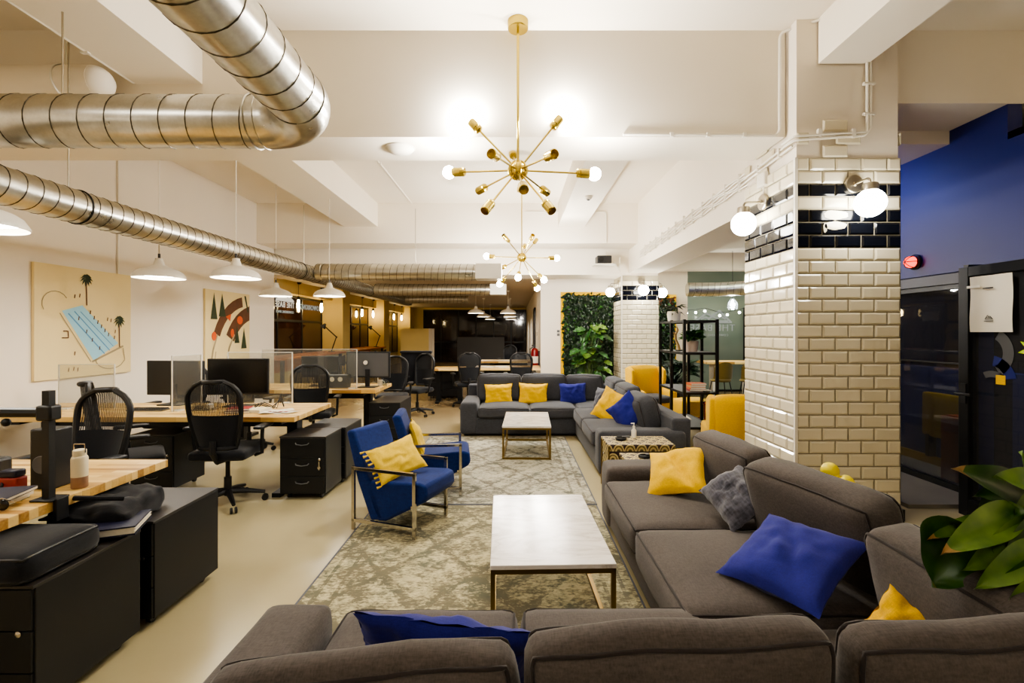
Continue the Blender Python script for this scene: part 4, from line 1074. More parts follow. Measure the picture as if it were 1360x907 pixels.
# ------------------------------------------------------------------ office chairs (sitter faces +y)
def chair_proto(label):
    t = thing('office_chair', label, 'office chair', (0,0,0)); L = True
    sm = soft_map((.47, .46, .08), .035, (.0, .0, .015))
    cushion('seat', 'blackfab', t, TR((0, .03, .46)), (.47, .46, .08), .035, (.0, .0, .015), 8, 0, None, local=True)
    def bp(a, b):
        s = a*2-1; z = .53+.56*b
        w = (.15+.062*math.sin(PI*min(1, b*1.15)*.62))*(1 if b < .75 else math.sqrt(max(0.02, 1-((b-.75)/.27)**2)))
        return (s*w, -.21-.05*b-.06*math.sin(PI*b*.5)*.4+.055*s*s, z)
    MB(L).grid(lambda a, b: bp(a, .48+.5*b), 14, 10).build('back_mesh', 'mesh', t, smooth=80, fixn=False)
    mb = MB(L); mb.grid(lambda a, b: Vector(bp(a, b*.5))+Vector((0, -.006, 0)), 12, 8); mb.grid(lambda a, b: Vector(bp(a, b*.5))+Vector((0, .014, 0)), 12, 8); mb.build('lumbar_panel', 'blackfab', t, smooth=80)
    n = 16; ring = [bp(0, i/n) for i in range(n+1)]+[bp(i/8, 1) for i in range(1, 8)]+[bp(1, 1-i/n) for i in range(n+1)]+[bp(1-i/8, 0) for i in range(1, 8)]
    MB(L).tube(ring, .02, 8, True).build('back_frame', 'black', t)
    MB(L).tube([(0, -.235, .60), (0, -.24, .50), (0, -.16, .41), (0, 0, .40)], .026, 8).build('back_bracket', 'black', t)
    for s in (-1, 1):
        a = MB(L).tube([(s*.22, .02, .42), (s*.28, .02, .44), (s*.29, .0, .60), (s*.29, .01, .66)], .016, 8).build('arm_support', 'black', t)
        cushion('arm_pad', 'black', a, TR((s*.29, .03, .675)), (.08, .25, .03), .014, (0,0,.003), 5, 0, None, local=True)
    MB(L).lathe([(.0, .08), (.03, .08), (.03, .24), (.018, .24), (.018, .40), (.05, .41), (0, .41)], (0,0,0), 16).build('gas_column', 'black', t)
    for k in range(5):
        a = 2*PI*k/5+.3; d = Vector((math.cos(a), math.sin(a), 0))
        lg = MB(L).tube([d*.02+Vector((0,0,.115)), d*.16+Vector((0,0,.10)), d*.29+Vector((0,0,.075))], [.028, .022, .015], 8).build('leg', 'black', t)
        w = MB(L)
        for o_ in (-.017, .017):
            w.lathe([(0, -.008), (.024, -.008), (.027, 0), (.024, .008), (0, .008)], (0,0,0), 14, 0, Matrix.Translation(d*.29+Vector((0,0,.027))+Vector((-d.y, d.x, 0))*o_) @ Matrix.Rotation(a, 4, 'Z') @ Matrix.Rotation(PI/2, 4, 'X'))
        w.build('caster', 'black', lg)
    return t
OCG = 'black mesh office chairs'
ch = chair_proto('black mesh office chair seen from behind at the middle desk'); ch['group'] = OCG
ch.location = (-2.50, 4.16, 0); ch.rotation_euler = (0, 0, R(4))
for lab, loc, rz in (('black office chair with a broad dark back behind the nearest desk', (-2.90, 3.12, 0), 172),
                     ('black mesh office chair turned sideways at the left end of the middle desk', (-3.20, 3.93, 0), -52),
                     ('dark office chair beyond the middle desk in front of the wall, behind the acrylic screen', (-3.92, 5.55, 0), 178),
                     ('dark office chair at the third desk, its back to the middle desk', (-2.55, 6.05, 0), 12),
                     ('grey backed office chair far left behind the big monitor', (-3.35, 6.02, 0), -8),
                     ('black office chair behind the far monitor of the third desk', (-1.98, 7.75, 0), 185),
                     ('black office chair with casters showing beyond the third desk pedestal', (-1.75, 8.6, 0), 150),
                     ('black office chair in front of the far room desk, right of the papers', (.12, 9.6, 0), 5),
                     ('black office chair left of the far room desk', (-.93, 9.52, 0), 15),
                     ('black office chair deepest in the far room by the dark glass', (-.2, 14.6, 0), 160)):
    dup(ch, lab, loc, R(rz), group=OCG)

# jacket over the chair
t = thing('jacket', 'black jacket with long fringes hung over the office chair beyond the third desk', 'jacket', (-1.83, 8.8, .7))
def jk(a, b):
    x = -2.12+.56*a; z = 1.14-.62*b-.05*abs(a-.5); return (x, 8.93+.05*math.sin(a*14+b*3)*b-.10*(1-b)*0, z+.02*math.sin(a*30)*b)
mb = MB(); mb.grid(jk, 30, 14); mb.grid(lambda a, b: Vector(jk(a, b))+Vector((0, .03, 0)), 30, 14); mb.build('cloth', 'cloth', t, smooth=80)
MB().box(-2.14, -1.54, 8.90, 8.99, 1.10, 1.15).build('collar', 'cloth', t, bevel=.02)

# ------------------------------------------------------------------ monitors
def monitor(label, c, w, h, rz=0, z=.74, m='screen', lift=.12):
    """screen faces -y before rotation"""
    t = thing('monitor', label, 'monitor', (c[0], c[1], z), R(rz)); L = True
    MB(L).box(-w/2, w/2, 0, .035, lift, lift+h).build('housing', 'black', t, smooth=0, bevel=.006)
    MB(L).box(-w/2+.012, w/2-.012, -.003, .001, lift+.02, lift+h-.012).build('screen', m, t, smooth=0)
    MB(L).box(-.03, .03, .03, .06, .0, lift+.12).build('stand_neck', 'black', t, smooth=0, bevel=.004)
    MB(L).box(-.13, .13, -.06, .12, 0, .012).build('stand_foot', 'black', t, smooth=0, bevel=.004)
    return t
monitor('large black monitor on the middle desk showing a dark screen', (-2.82, 4.86), .60, .37, 4, .74)
monitor('grey backed monitor beyond the acrylic screen behind the middle desk', (-3.55, 5.02), .62, .36, 176, .74, 'screen', .10)
mo = monitor('grey monitor seen from behind on the third desk', (-2.02, 6.62), .62, .36, 176, .74, 'screen', .13)
MB(True).box(-.29, .29, .034, .042, .15, .47).build('rear_cover', 'greyplastic', mo, smooth=0, bevel=.004)
MB(True).lathe([(0, 0), (.03, 0), (.03, .012), (0, .012)], (0,0,0), 16, 0, TR((.02, .062, .34), -90, 0, 0)).build('mount_cap', 'white', mo)
monitor('small dark monitor behind the grey one on the third desk', (-2.75, 6.75), .52, .30, 4, .74)

# ------------------------------------------------------------------ acrylic screens
def screen(label, p0, p1, z0, z1):
    a, b = Vector(p0), Vector(p1); d = (b-a); L = d.length; rz = math.atan2(d.y, d.x)
    t = thing('desk_screen', label, 'screen', (a.x, a.y, z0), rz)
    MB(True).box(0, L, -.003, .003, 0, z1-z0).build('panel', 'acrylic', t, smooth=0)
    eb = MB(True); eb.box(-.005, .005, -.005, .005, 0, z1-z0); eb.box(L-.005, L+.005, -.005, .005, 0, z1-z0); eb.box(0, L, -.004, .004, z1-z0-.004, z1-z0+.002)
    eb.build('edge_strip', 'acredge', t, smooth=0)
    MB(True).box(.02, .10, -.04, .04, 0, .012).build('foot', 'acredge', t, smooth=0)
screen('clear acrylic screen between the chairs at the left of the middle desk', (-3.26, 4.54), (-3.19, 4.86), .74, 1.275)
screen('clear acrylic screen standing behind the big monitor on the middle desk', (-2.37, 5.09), (-3.06, 5.095), .74, 1.285)
screen('clear acrylic screen on the third desk before the orange counter', (-2.12, 6.42), (-3.4, 6.42), .74, 1.27)
screen('clear acrylic screen along the third desk end beside the grey monitor', (-2.28, 6.92), (-1.98, 6.92), .74, 1.10)
screen('clear acrylic screen far left in front of the beach picture', (-4.49, 4.70), (-4.0, 4.77), .74, 1.18)

# ------------------------------------------------------------------ things on the middle desk
t = thing('keyboard', 'dark keyboard lying left on the middle desk', 'keyboard', (-3.55, 4.62, .74))
MB().box(-3.72, -3.38, 4.56, 4.68, .741, .757).build('case', 'greyplastic', t, smooth=0, bevel=.004)
kb = MB()
for i in range(14):
    for j in range(4): kb.cbox((-3.70+.0235*i, 4.575+.029*j, .760), (.019, .023, .008))
kb.build('keys', 'black', t, smooth=0)
def book(label, c, d, rz, m, group=None):
    t = thing('book', label, 'book', c, R(rz), group)
    x, y, z = d; MB(True).box(-x/2, x/2, -y/2, y/2, 0, z).build('cover', m, t, smooth=0); MB(True).box(-x/2+.004, x/2+.002, -y/2-.002, y/2-.004, .003, z-.003).build('pages', 'paper', t, smooth=0)
MT['bookblue'] = plain('blue book cover', (40, 60, 110), .5); MT['bookred'] = plain('red book cover', (150, 46, 40), .5); MT['booktan'] = plain('tan book cover', (190, 160, 110), .5); MT['bookor'] = plain('orange book cover', (206, 104, 50), .5); MT['bookgreen'] = plain('green notebook cover', (96, 110, 60), .6); MT['bookcream'] = plain('cream book cover', (226, 212, 178), .6)
book('blue book under the red one beneath the big monitor', (-2.60, 4.52, .741), (.22, .16, .022), 6, 'bookblue')
book('red book on top of the blue one beneath the big monitor', (-2.60, 4.52, .764), (.20, .15, .020), 12, 'bookred')
book('pale book leaning flat right of the red book on the middle desk', (-2.44, 4.55, .741), (.15, .18, .03), -8, 'bookcream')
t = thing('papers', 'loose red and white printed papers at the right end of the middle desk', 'papers', (-2.2, 4.5, .74))
for i, (x, y, rz, m) in enumerate(((-2.28, 4.48, 10, 'paper'), (-2.16, 4.52, -20, 'paper'), (-2.22, 4.56, 35, 'paper'))):
    mb = MB(); M = TR((x, y, .742+.003*i), 0, 0, rz); mb.grid(lambda a, b: ((a-.5)*.20, (b-.5)*.14, .006*math.sin(a*5+i)+.006), 8, 8, 0, M); mb.build('sheet', m, t, smooth=80, fixn=False)
ib = MB()
for i in range(4): ib.box(-2.31+.05*i, -2.28+.05*i, 4.46, 4.50, .7535, .7545)
ib.build('print', 'bookred', t, smooth=0)
t = thing('desk_clutter_cable', 'tangle of black cables on the middle desk beside the acrylic edge', 'cable', (-2.45, 4.75, .74))
cb = MB()
for k in range(3): cb.tube([(-2.60+.03*k, 4.70, .747), (-2.5, 4.66+.05*k, .80), (-2.42+.03*k, 4.74, .745), (-2.36, 4.82, .82+.03*k), (-2.32, 4.8, .75)], .006, 6)
cb.build('wires', 'black', t)
t = thing('tray', 'clear tray of small desk things left of the chair on the middle desk', 'tray', (-3.03, 4.62, .74))
MB().box(-3.15, -2.93, 4.58, 4.76, .741, .746).box(-3.15, -2.93, 4.58, 4.584, .746, .80).box(-3.15, -2.93, 4.756, 4.76, .746, .80).build('box_body', 'acrylic', t, smooth=0)
MB().cbox((-3.08, 4.66, .765), (.07, .05, .03)).build('tape_roll', 'black', t, bevel=.01); MB().cbox((-2.98, 4.67, .775), (.05, .05, .05)).build('cup', 'white', t, bevel=.012)
# on third desk
for lab, px, m, d in (('white mug at the right end of the third desk', 521, 'white', .035), ('clear tumbler right of the mug on the third desk', 527, 'glass', .035)):
    c = P(px-16, 508, 6.75); c.z = .74
    t = thing('mug', lab, 'cup', c); MB().lathe([(0, 0), (d*.8, 0), (d, .02), (d, .085), (d*.86, .085), (d*.8, .01), (0, .01)], c, 16).build('cup_body', m, t); MB().tube([c+Vector((d, 0, .07)), c+Vector((d+.025, 0, .06)), c+Vector((d+.025, 0, .03)), c+Vector((d, 0, .02))], .005, 6).build('handle', m, t)
t = thing('case', 'black case with two round white stickers at the left of the grey monitor', 'case', (-2.42, 6.5, .74))
MB().box(-2.66, -2.26, 6.46, 6.60, .741, .92).build('case_body', 'black', t, smooth=0, bevel=.01)
sb = MB()
for x in (-2.47, -2.36): sb.lathe([(0, 0), (.032, 0), (.032, .003), (0, .003)], (0,0,0), 16, 0, TR((x, 6.46, .86), 90, 0, 0))
sb.build('sticker', 'paper', t)

# ------------------------------------------------------------------ nearest desk
t = thing('monitor_mount', 'black monitor arm clamped to the edge of the nearest desk', 'monitor arm', (-2.09, 2.16, .74))
MB().tube([(-2.11, 2.16, .70), (-2.11, 2.16, 1.235)], .016, 4).build('pole', 'black', t, smooth=0)
mb = MB(); mb.box(-2.16, -2.06, 2.12, 2.21, .741, .750); mb.box(-2.068, -2.05, 2.135, 2.195, .65, .750); mb.box(-2.14, -2.055, 2.14, 2.19, .65, .66); mb.build('clamp', 'black', t, smooth=0, bevel=.003)
MB().box(-2.145, -2.075, 2.13, 2.19, 1.10, 1.17).build('collar', 'black', t, bevel=.01)
am = MB().tube([(-2.13, 2.16, 1.135), (-2.35, 2.08, 1.15), (-2.62, 1.98, 1.115)], .022, 8).build('arm', 'black', t)
for x, y, z in ((-2.25, 2.11, 1.10), (-2.35, 2.08, 1.165), (-2.42, 2.06, 1.10), (-2.55, 2.0, 1.15)): MB().ball((x, y, z), .018, 10, 8).build('knob', 'black', am)
MB().tube([(-2.6, 1.99, 1.115), (-2.9, 2.05, 1.11)], .026, 8).build('arm', 'black', t)
t = thing('loudspeaker', 'black upright speaker behind the monitor arm pole', 'speaker', (-2.28, 2.33, .74))
MB().box(-2.34, -2.22, 2.30, 2.40, .741, 1.03).build('cabinet_body', 'black', t, bevel=.008)
MB().lathe([(0, 0), (.04, 0), (.044, .004), (.04, .008), (.02, .004), (0, .006)], (0,0,0), 20, 0, TR((-2.28, 2.30, .86), 90, 0, 0)).build('cone', 'greyplastic', t)
t = thing('water_bottle', 'cream insulated bottle with wire handle beside the monitor arm', 'bottle', (-2.06-.08, 2.31, .74))
c = (-2.125, 2.33, .741)
MB().lathe([(0, 0), (.030, 0), (.033, .004), (.033, .055)], c, 24).build('base_band', 'tan', t)
MB().lathe([(.033, .055), (.0335, .142), (.03, .152), (.026, .156), (0, .156)], c, 24).build('bottle_body', 'bookcream', t)
MB().lathe([(.025, .156), (.027, .158), (.027, .182), (.023, .186), (0, .186)], c, 20).build('cap', 'bookcream', t)
MB().tube([(c[0]-.028, c[1], c[2]+.17), (c[0]-.026, c[1], c[2]+.212), (c[0]+.026, c[1], c[2]+.212), (c[0]+.028, c[1], c[2]+.17)], .003, 6).build('handle', 'chrome', t)
t = thing('tin', 'small rust red tin with a blue lid left of the speaker', 'tin', (-2.43, 2.31, .74))
MB().box(-2.475, -2.385, 2.28, 2.34, .741, .80).build('tin_body', 'bookred', t, bevel=.008); MB().box(-2.47, -2.39, 2.282, 2.338, .80, .835).build('lid', 'darkblue', t, bevel=.008)
for i, (lab, z, rz, m) in enumerate((('green notebook at the bottom of the pile on the nearest desk', .741, 12, 'bookgreen'), ('cream notebook in the middle of the pile on the nearest desk', .757, 6, 'bookcream'), ('dark navy notebook topping the pile on the nearest desk', .773, 14, 'darkblue'))):
    book(lab, (-2.36+.02*i, 2.07+.01*i, z), (.30-.02*i, .20, .015), rz, m)
t = thing('sunglasses', 'pair of dark sunglasses lying on the edge of the nearest desk', 'sunglasses', (-2.2, 1.98, .74))
lb = MB()
for dx in (0, .07): lb.ball((-2.24+dx, 1.985+dx*.5, .768), .028, 14, 8, 0, (1, .35, .9))
lb.build('lens', 'screen', t); MB().tube([(-2.27, 1.97, .775), (-2.24, 1.982, .795), (-2.205, 2.0, .785), (-2.17, 2.02, .795), (-2.14, 2.035, .775)], .003, 6).tube([(-2.27, 1.97, .775), (-2.31, 2.06, .750)], .003, 6).tube([(-2.14, 2.035, .775), (-2.19, 2.12, .75)], .003, 6).build('frame', 'chrome', t)
t = thing('charger', 'black charger with coiled lead on the nearest desk at the picture edge', 'charger', (-2.5, 2.35, .74))
MB().box(-2.66, -2.52, 2.30, 2.40, .75, .88).build('block', 'black', t, bevel=.015)
MB().tube([(-2.52, 2.33, .80), (-2.47, 2.30, .79), (-2.44, 2.27, .765), (-2.46, 2.25, .755), (-2.50, 2.28, .76), (-2.45, 2.24, .752), (-2.40, 2.22, .749), (-2.43, 2.20, .749), (-2.5, 2.26, .755)], .006, 6).build('lead', 'black', t)

# ------------------------------------------------------------------ things on the pedestals
t = thing('seat_pad', 'thick round-cornered black seat pad on the corner pedestal', 'cushion', (-2.03, 1.92, .54))
cushion('pad', 'blackfab', t, TR((-2.03, 1.95, .600)), (.40, .36, .115), .045, (.01, .01, .012), 9, .003, 'z', 3, pm='black')
t = thing('bag', 'crumpled black bag lying across the two front pedestals', 'bag', (-2.03, 2.42, .56))
bm_ = MB(); M = TR((-2.07, 2.43, .600), 0, 0, 8); f = soft_map((.36, .36, .10), .045, (.01, .01, .03), .03, 7)
bmx = bmesh.new(); bmesh.ops.create_cube(bmx, size=2); bmesh.ops.subdivide_edges(bmx, edges=bmx.edges[:], cuts=13, use_grid_fill=True)
for v in bmx.verts: v.co = f(*v.co); v.co.z += .02*noise.noise(v.co*9) + .02*noise.noise(v.co*22); v.co.z = max(v.co.z, -.055)
bmx.verts.index_update(); bm_.add([v.co.copy() for v in bmx.verts], [[v.index for v in fc.verts] for fc in bmx.faces], 0, M); bmx.free()
bm_.build('bag_body', 'cloth', t, smooth=80)
MB().tube([(-2.18, 2.30, .70), (-2.1, 2.24, .72), (-1.98, 2.25, .715), (-1.9, 2.32, .69)], .012, 8).build('strap', 'cloth', t)
t = thing('ring_binder', 'navy ring binder with white pages sticking out under the black bag', 'binder', (-1.95, 2.26, .545))
M = TR((-1.925, 2.27, .557), 0, 0, 22)
MB().box(-.16, .13, -.11, .12, 0, .006, 0, M).box(-.16, .13, -.11, .12, .036, .042, 0, M).box(-.16, -.154, -.11, .12, 0, .042, 0, M).build('cover', 'darkblue', t, smooth=0)
pb = MB()
for k in range(7): pb.box(-.15, .125+.003*(k % 3), -.108, .118, .008+.004*k, .0105+.004*k, 0, M)
pb.build('pages', 'paper', t, smooth=0)

# ------------------------------------------------------------------ pictures on the left wall
def canvas(label, y0, y1, z0, z1, ground):
    t = thing('wall_picture', label, 'picture', (-5.0, (y0+y1)/2, (z0+z1)/2))
    MB().box(-4.995, -4.965, y0, y1, z0, z1).build('canvas', ground, t, smooth=0)
    return t
MT['canvas1'] = plain('cream canvas', (232, 212, 158), .8, var=.05, vs=1.5); MT['sky'] = plain('pale blue paint', (156, 206, 226), .7, var=.06, vs=4); MT['skyd'] = plain('mid blue paint', (92, 148, 196), .7)
MT['pbrown'] = plain('brown paint', (96, 62, 40), .7, var=.3, vs=10); MT['pgreen'] = plain('dark green paint', (50, 62, 36), .7, var=.3, vs=10); MT['porange'] = plain('orange paint', (214, 92, 40), .7); MT['pgrey'] = plain('taupe paint', (160, 144, 112), .7)
Y0, S0, Z0 = 4.93, 1.24, .99
t = canvas('square cream picture with a tilted pale blue block, nearest on the left wall', Y0, Y0+S0, Z0, Z0+S0, 'canvas1')
def q(mb, u, v, d=0): return (-4.963+d, Y0+u*S0, Z0+v*S0)
def poly(parent, name, m, shapes, lift=.001):
    mb = MB()
    for sh in shapes: mb.add([q(mb, min(.995, max(.005, u)), min(.995, max(.005, v)), lift) for u, v in sh], [tuple(range(len(sh)))])
    return mb.build(name, m, parent, smooth=0, fixn=False)
def strip(pts, w):
    out = []
    for (a, b), (c, d) in zip(pts, pts[1:]):
        n = Vector((-(d-b), c-a)); n = n.normalized()*w/2 if n.length else Vector((0, 0)); out.append([(a-n.x, b-n.y), (c-n.x, d-n.y), (c+n.x, d+n.y), (a+n.x, b+n.y)])
    return out
poly(t, 'painted_block', 'sky', [[(.24, .60), (.44, .66), (.84, .30), (.56, .14)]])
poly(t, 'painted_stripes', 'skyd', strip([(.30, .58), (.68, .20)], .012)+strip([(.36, .60), (.74, .23)], .010)+strip([(.42, .60), (.78, .27)], .007), .002)
poly(t, 'painted_edge', 'pgrey', strip([(.54, .13), (.90, .27)], .018)+strip([(.22, .58), (.53, .13)], .008)+strip([(.58+.17*(1-math.cos(R(a))), .15-.10*math.sin(R(a))) for a in range(0, 150, 15)]+[(.92, .13), (.90, .25)], .010)+strip([(.18+.12*math.cos(R(a)), .66+.11*math.sin(R(a))) for a in range(30, 230, 20)], .007), .0025)
DABS = [(.36,.72),(.41,.73),(.52,.58),(.56,.53),(.60,.49),(.64,.45),(.68,.41),(.72,.37),(.71,.52),(.75,.51),(.80,.40),(.79,.34),(.36,.20),(.40,.52),(.48,.40),(.54,.32),(.62,.24),(.30,.055),(.35,.06),(.39,.05)]
poly(t, 'painted_trunks', 'pbrown', strip([(.485, .66), (.480, .90)], .012)+strip([(.855, .26), (.85, .52)], .012)+strip([(.24, .36), (.30, .36), (.30, .42), (.25, .42)], .010)+
     [d for x, y in DABS for d in strip([(x, y), (x+.006, y+.035)], .010)], .003)
def tuft(cx, cy, r, n=11):
    out = []
    for k in range(n):
        a = 2*PI*k/n; e = (cx+r*math.cos(a), cy+r*.8*math.sin(a)-.02); o_ = (-math.sin(a)*.012, math.cos(a)*.012)
        out.append([(cx, cy), (cx+.5*r*math.cos(a)+o_[0], cy+.5*r*math.sin(a)+o_[1]+.01), e, (cx+.5*r*math.cos(a)-o_[0], cy+.5*r*math.sin(a)-o_[1]+.005)])
    return out
poly(t, 'painted_fronds', 'pgreen', tuft(.480, .91, .07)+tuft(.85, .53, .075), .0035)
Y0, S0, Z0 = 7.66, 1.28, .92
t = canvas('square cream picture with dark curved bands and green cones, farther on the left wall', Y0, Y0+S0, Z0, Z0+S0, 'canvas1')
def band(cx, cy, r0, r1, a0, a1): return [[(cx+r*math.cos(R(a)), cy+r*math.sin(R(a))) for r, a in ((r0, A), (r1, A), (r1, A+8), (r0, A+8))] for A in range(a0, a1, 8)]
poly(t, 'painted_bands', 'pbrown', band(.95, .10, .72, .86, 100, 152)+band(1.15, .02, .62, .82, 95, 150), .001)
poly(t, 'painted_tracks', 'pgrey', strip([(.10, .0), (.15, .22), (.24, .42)], .03)+strip([(.42, 0), (.50, .24), (.62, .42)], .03)+strip([(.17, .0), (.21, .2)], .015), .0015)
poly(t, 'painted_cones', 'pgreen', [[(.10, .62), (.24, .62), (.17, .97)], [(.27, .66), (.42, .66), (.34, .97)], [(.62, .30), (.74, .30), (.68, .55)], [(.78, .22), (.92, .22), (.85, .52)], [(.86, .97), (.90, .97), (.97, .74), (.94, .74)]], .002)
for sh in [[(.17+.05*math.cos(k*PI/5), .40+.06*math.sin(k*PI/5)) for k in range(10)], [(.75+.07*math.cos(k*PI/5), .62+.06*math.sin(k*PI/5)) for k in range(10)], [(.57+.04*math.cos(k*PI/5), .44+.06*math.sin(k*PI/5)) for k in range(10)], [(.42, .66), (.54, .70), (.52, .60)]]: poly(t, 'painted_dot', 'porange', [sh], .0025)
# ------------------------------------------------------------------ window bar, stools, desk lamps
t = thing('counter', 'orange wooden window counter running along the dark sign window', 'counter', (-5.3, 12.1, 0))
MB().box(-5.6, -4.85, 9.95, 13.88, .90, .95).build('counter_top', 'wood2', t, smooth=0, bevel=.006)
MB().box(-5.6, -5.5, 9.95, 13.88, .55, .90).build('support_panel', 'wood2', t, smooth=0)
for y in (10.2, 12.0, 13.6): MB().box(-5.0, -4.93, y-.03, y+.03, 0, .90).build('leg', 'blackmetal', t, smooth=0)
t = thing('counter', 'orange wooden counter along the second window beyond the yellow pier', 'counter', (-5.3, 16.4, 0))
MB().box(-5.6, -4.9, 14.55, 18.25, .90, .95).build('counter_top', 'wood2', t, smooth=0, bevel=.006)
MB().box(-5.6, -5.5, 14.55, 18.25, .55, .90).build('support_panel', 'wood2', t, smooth=0)
for y in (14.9, 17.9): MB().box(-5.0, -4.93, y-.03, y+.03, 0, .90).build('leg', 'blackmetal', t, smooth=0)
def stool_proto(label):
    t = thing('bar_stool', label, 'stool', (0,0,0), 0, 'bar stools at the window counter')
    MB(True).lathe([(0, .62), (.16, .62), (.18, .635), (.17, .655), (0, .65)], (0,0,0), 20).build('seat', 'black', t)
    MB(True).grid(lambda a, b: (.19*math.sin((a-.5)*2.6), -.19*math.cos((a-.5)*2.6), .66+.24*b-.1*(2*a-1)**2*b), 12, 4).grid(lambda a, b: (.175*math.sin((a-.5)*2.6), -.175*math.cos((a-.5)*2.6), .66+.24*b-.1*(2*a-1)**2*b), 12, 4).build('backrest', 'black', t, smooth=80)
    for sx in (-1, 1):
        for sy in (-1, 1): MB(True).tube([(sx*.11, sy*.11, .62), (sx*.19, sy*.19, 0)], .011, 6).build('leg', 'black', t)
    MB(True).tube([(.165*math.cos(R(a)), .165*math.sin(R(a)), .24) for a in range(0, 360, 30)], .008, 6, True).build('foot_ring', 'black', t)
    return t
st = stool_proto('dark bar stool at the orange counter, nearest the plain wall'); st.location = (-4.62, 10.5, 0); st.rotation_euler = (0, 0, PI/2)
for lab, loc in (('dark bar stool at the orange counter, second from the plain wall', (-4.62, 11.5, 0)), ('dark bar stool at the orange counter, third from the plain wall', (-4.62, 12.5, 0)), ('dark bar stool at the orange counter beside the yellow pier', (-4.62, 13.4, 0)), ('dark bar stool at the far counter beyond the yellow pier', (-4.65, 15.4, 0)), ('dark bar stool at the far counter, farther one', (-4.65, 16.6, 0))):
    dup(st, lab, loc, PI/2, group='bar stools at the window counter')
def desk_lamp(label, y, x=-5.1):
    t = thing('desk_lamp', label, 'desk lamp', (x, y, .95))
    MB().lathe([(0, 0), (.09, 0), (.09, .015), (.02, .02), (0, .02)], (x, y, .95), 18).build('base', 'black', t)
    MB().tube([(x, y, .97), (x+.12, y, 1.32), (x+.14, y, 1.36)], .016, 6).tube([(x+.14, y, 1.36), (x-.18, y-.02, 1.66)], .016, 6).build('arm', 'black', t)
    MB().lathe([(.03, .09), (.04, .06), (.09, -.03), (.085, -.03), (.03, .05)], (0,0,0), 16, 0, TR((x-.22, y-.02, 1.66), 0, 40, 0)).build('lamp_shade', 'black', t)
    MB().ball((x+.14, y, 1.36), .025, 10, 8).build('joint', 'black', t)
desk_lamp('black angled desk lamp on the counter before the yellow lit pier', 13.3)
desk_lamp('black angled desk lamp on the counter by the second window', 17.6)

# ------------------------------------------------------------------ partition and far things
t = thing('partition', 'tall beige partition board standing before the far dark glass', 'partition', (-3.3, 16, 0))
MB().box(-3.80, -2.86, 15.95, 16.0, .04, 1.62).build('board', 'amberwall', t, smooth=0)
MB().box(-2.86, -2.75, 15.95, 16.4, .04, 1.62).build('side_board', 'beige', t, smooth=0)
MB().box(-3.7, -3.6, 15.7, 16.3, 0, .04).box(-3.0, -2.9, 15.7, 16.3, 0, .04).build('foot', 'black', t, smooth=0)
t = thing('partition', 'pale grey low partition in the far room behind the desks', 'partition', (-1.3, 19.2, 0))
MB().box(-2.3, -.4, 19.2, 19.25, .04, 1.30).build('board', 'greywall', t, smooth=0); MB().box(-2.2, -2.1, 19.0, 19.5, 0, .04).box(-.6, -.5, 19.0, 19.5, 0, .04).build('foot', 'black', t, smooth=0)
t = thing('fire_extinguisher', 'red fire extinguisher at the corner of the white wall in the far room', 'fire extinguisher', (.50, 11.4, .7))
c = (.49, 11.45, .62)
MB().lathe([(0, 0), (.085, 0), (.09, .02), (.09, .42), (.07, .47), (.03, .50), (0, .50)], c, 20).build('cylinder', 'red', t)
MB().box(.47, .51, 11.43, 11.47, 1.12, 1.17).box(.42, .50, 11.44, 11.46, 1.16, 1.19).build('valve', 'black', t); MB().tube([(.45, 11.43, 1.14), (.38, 11.40, 1.10), (.385, 11.38, .95), (.40, 11.37, .80)], .014, 8).build('hose', 'black', t)
MB().lathe([(.0905, .14), (.0915, .14), (.0915, .30), (.0905, .30)], c, 20).build('paper_label', 'paper', t)
MB().box(.575, .612, 11.40, 11.50, .70, 1.05).build('wall_bracket', 'black', t, smooth=0)
for lab, x, y, z in (('white paper stack on the far room desk beside the extinguisher', -.35, 10.4, .741), ('white paper stack on the second far room desk', -.3, 12.7, .741), ('open white papers at the left of the far room desk', -.62, 10.35, .741)):
    t = thing('papers', lab, 'papers', (x, y, z))
    for k in range(3):
        M = TR((x+.02*k, y, z+.005*k), 0, 0, 9*k-8); MB().box(-.16, .16, -.11, .11, 0, .004, 0, M).build('sheet', 'paper', t, smooth=0)
t = thing('notice_board', 'white notice sheet on the corridor wall above the extinguisher', 'notice', (.60, 12.6, 1.5))
MB().box(.598, .609, 12.2, 12.9, 1.05, 1.75).build('sheet', 'paper', t, smooth=0); MB().box(.594, .598, 12.45, 12.65, 1.4, 1.5).build('print', 'greyplastic', t, smooth=0)
r = sroot('door_3', (.6, 15, 0)); MB().box(.585, .609, 13.6, 14.6, 0, 2.1).build('door_panel', 'darkbrown', r, smooth=0); MB().box(.575, .609, 13.5, 13.6, 0, 2.2).box(.575, .609, 14.6, 14.7, 0, 2.2).box(.575, .609, 13.5, 14.7, 2.1, 2.2).build('door_frame', 'blackmetal', r, smooth=0)
MB().tube([(.585, 13.7, 1.05), (.54, 13.7, 1.05), (.54, 13.82, 1.05)], .01, 6).build('door_handle', 'nickel', r)

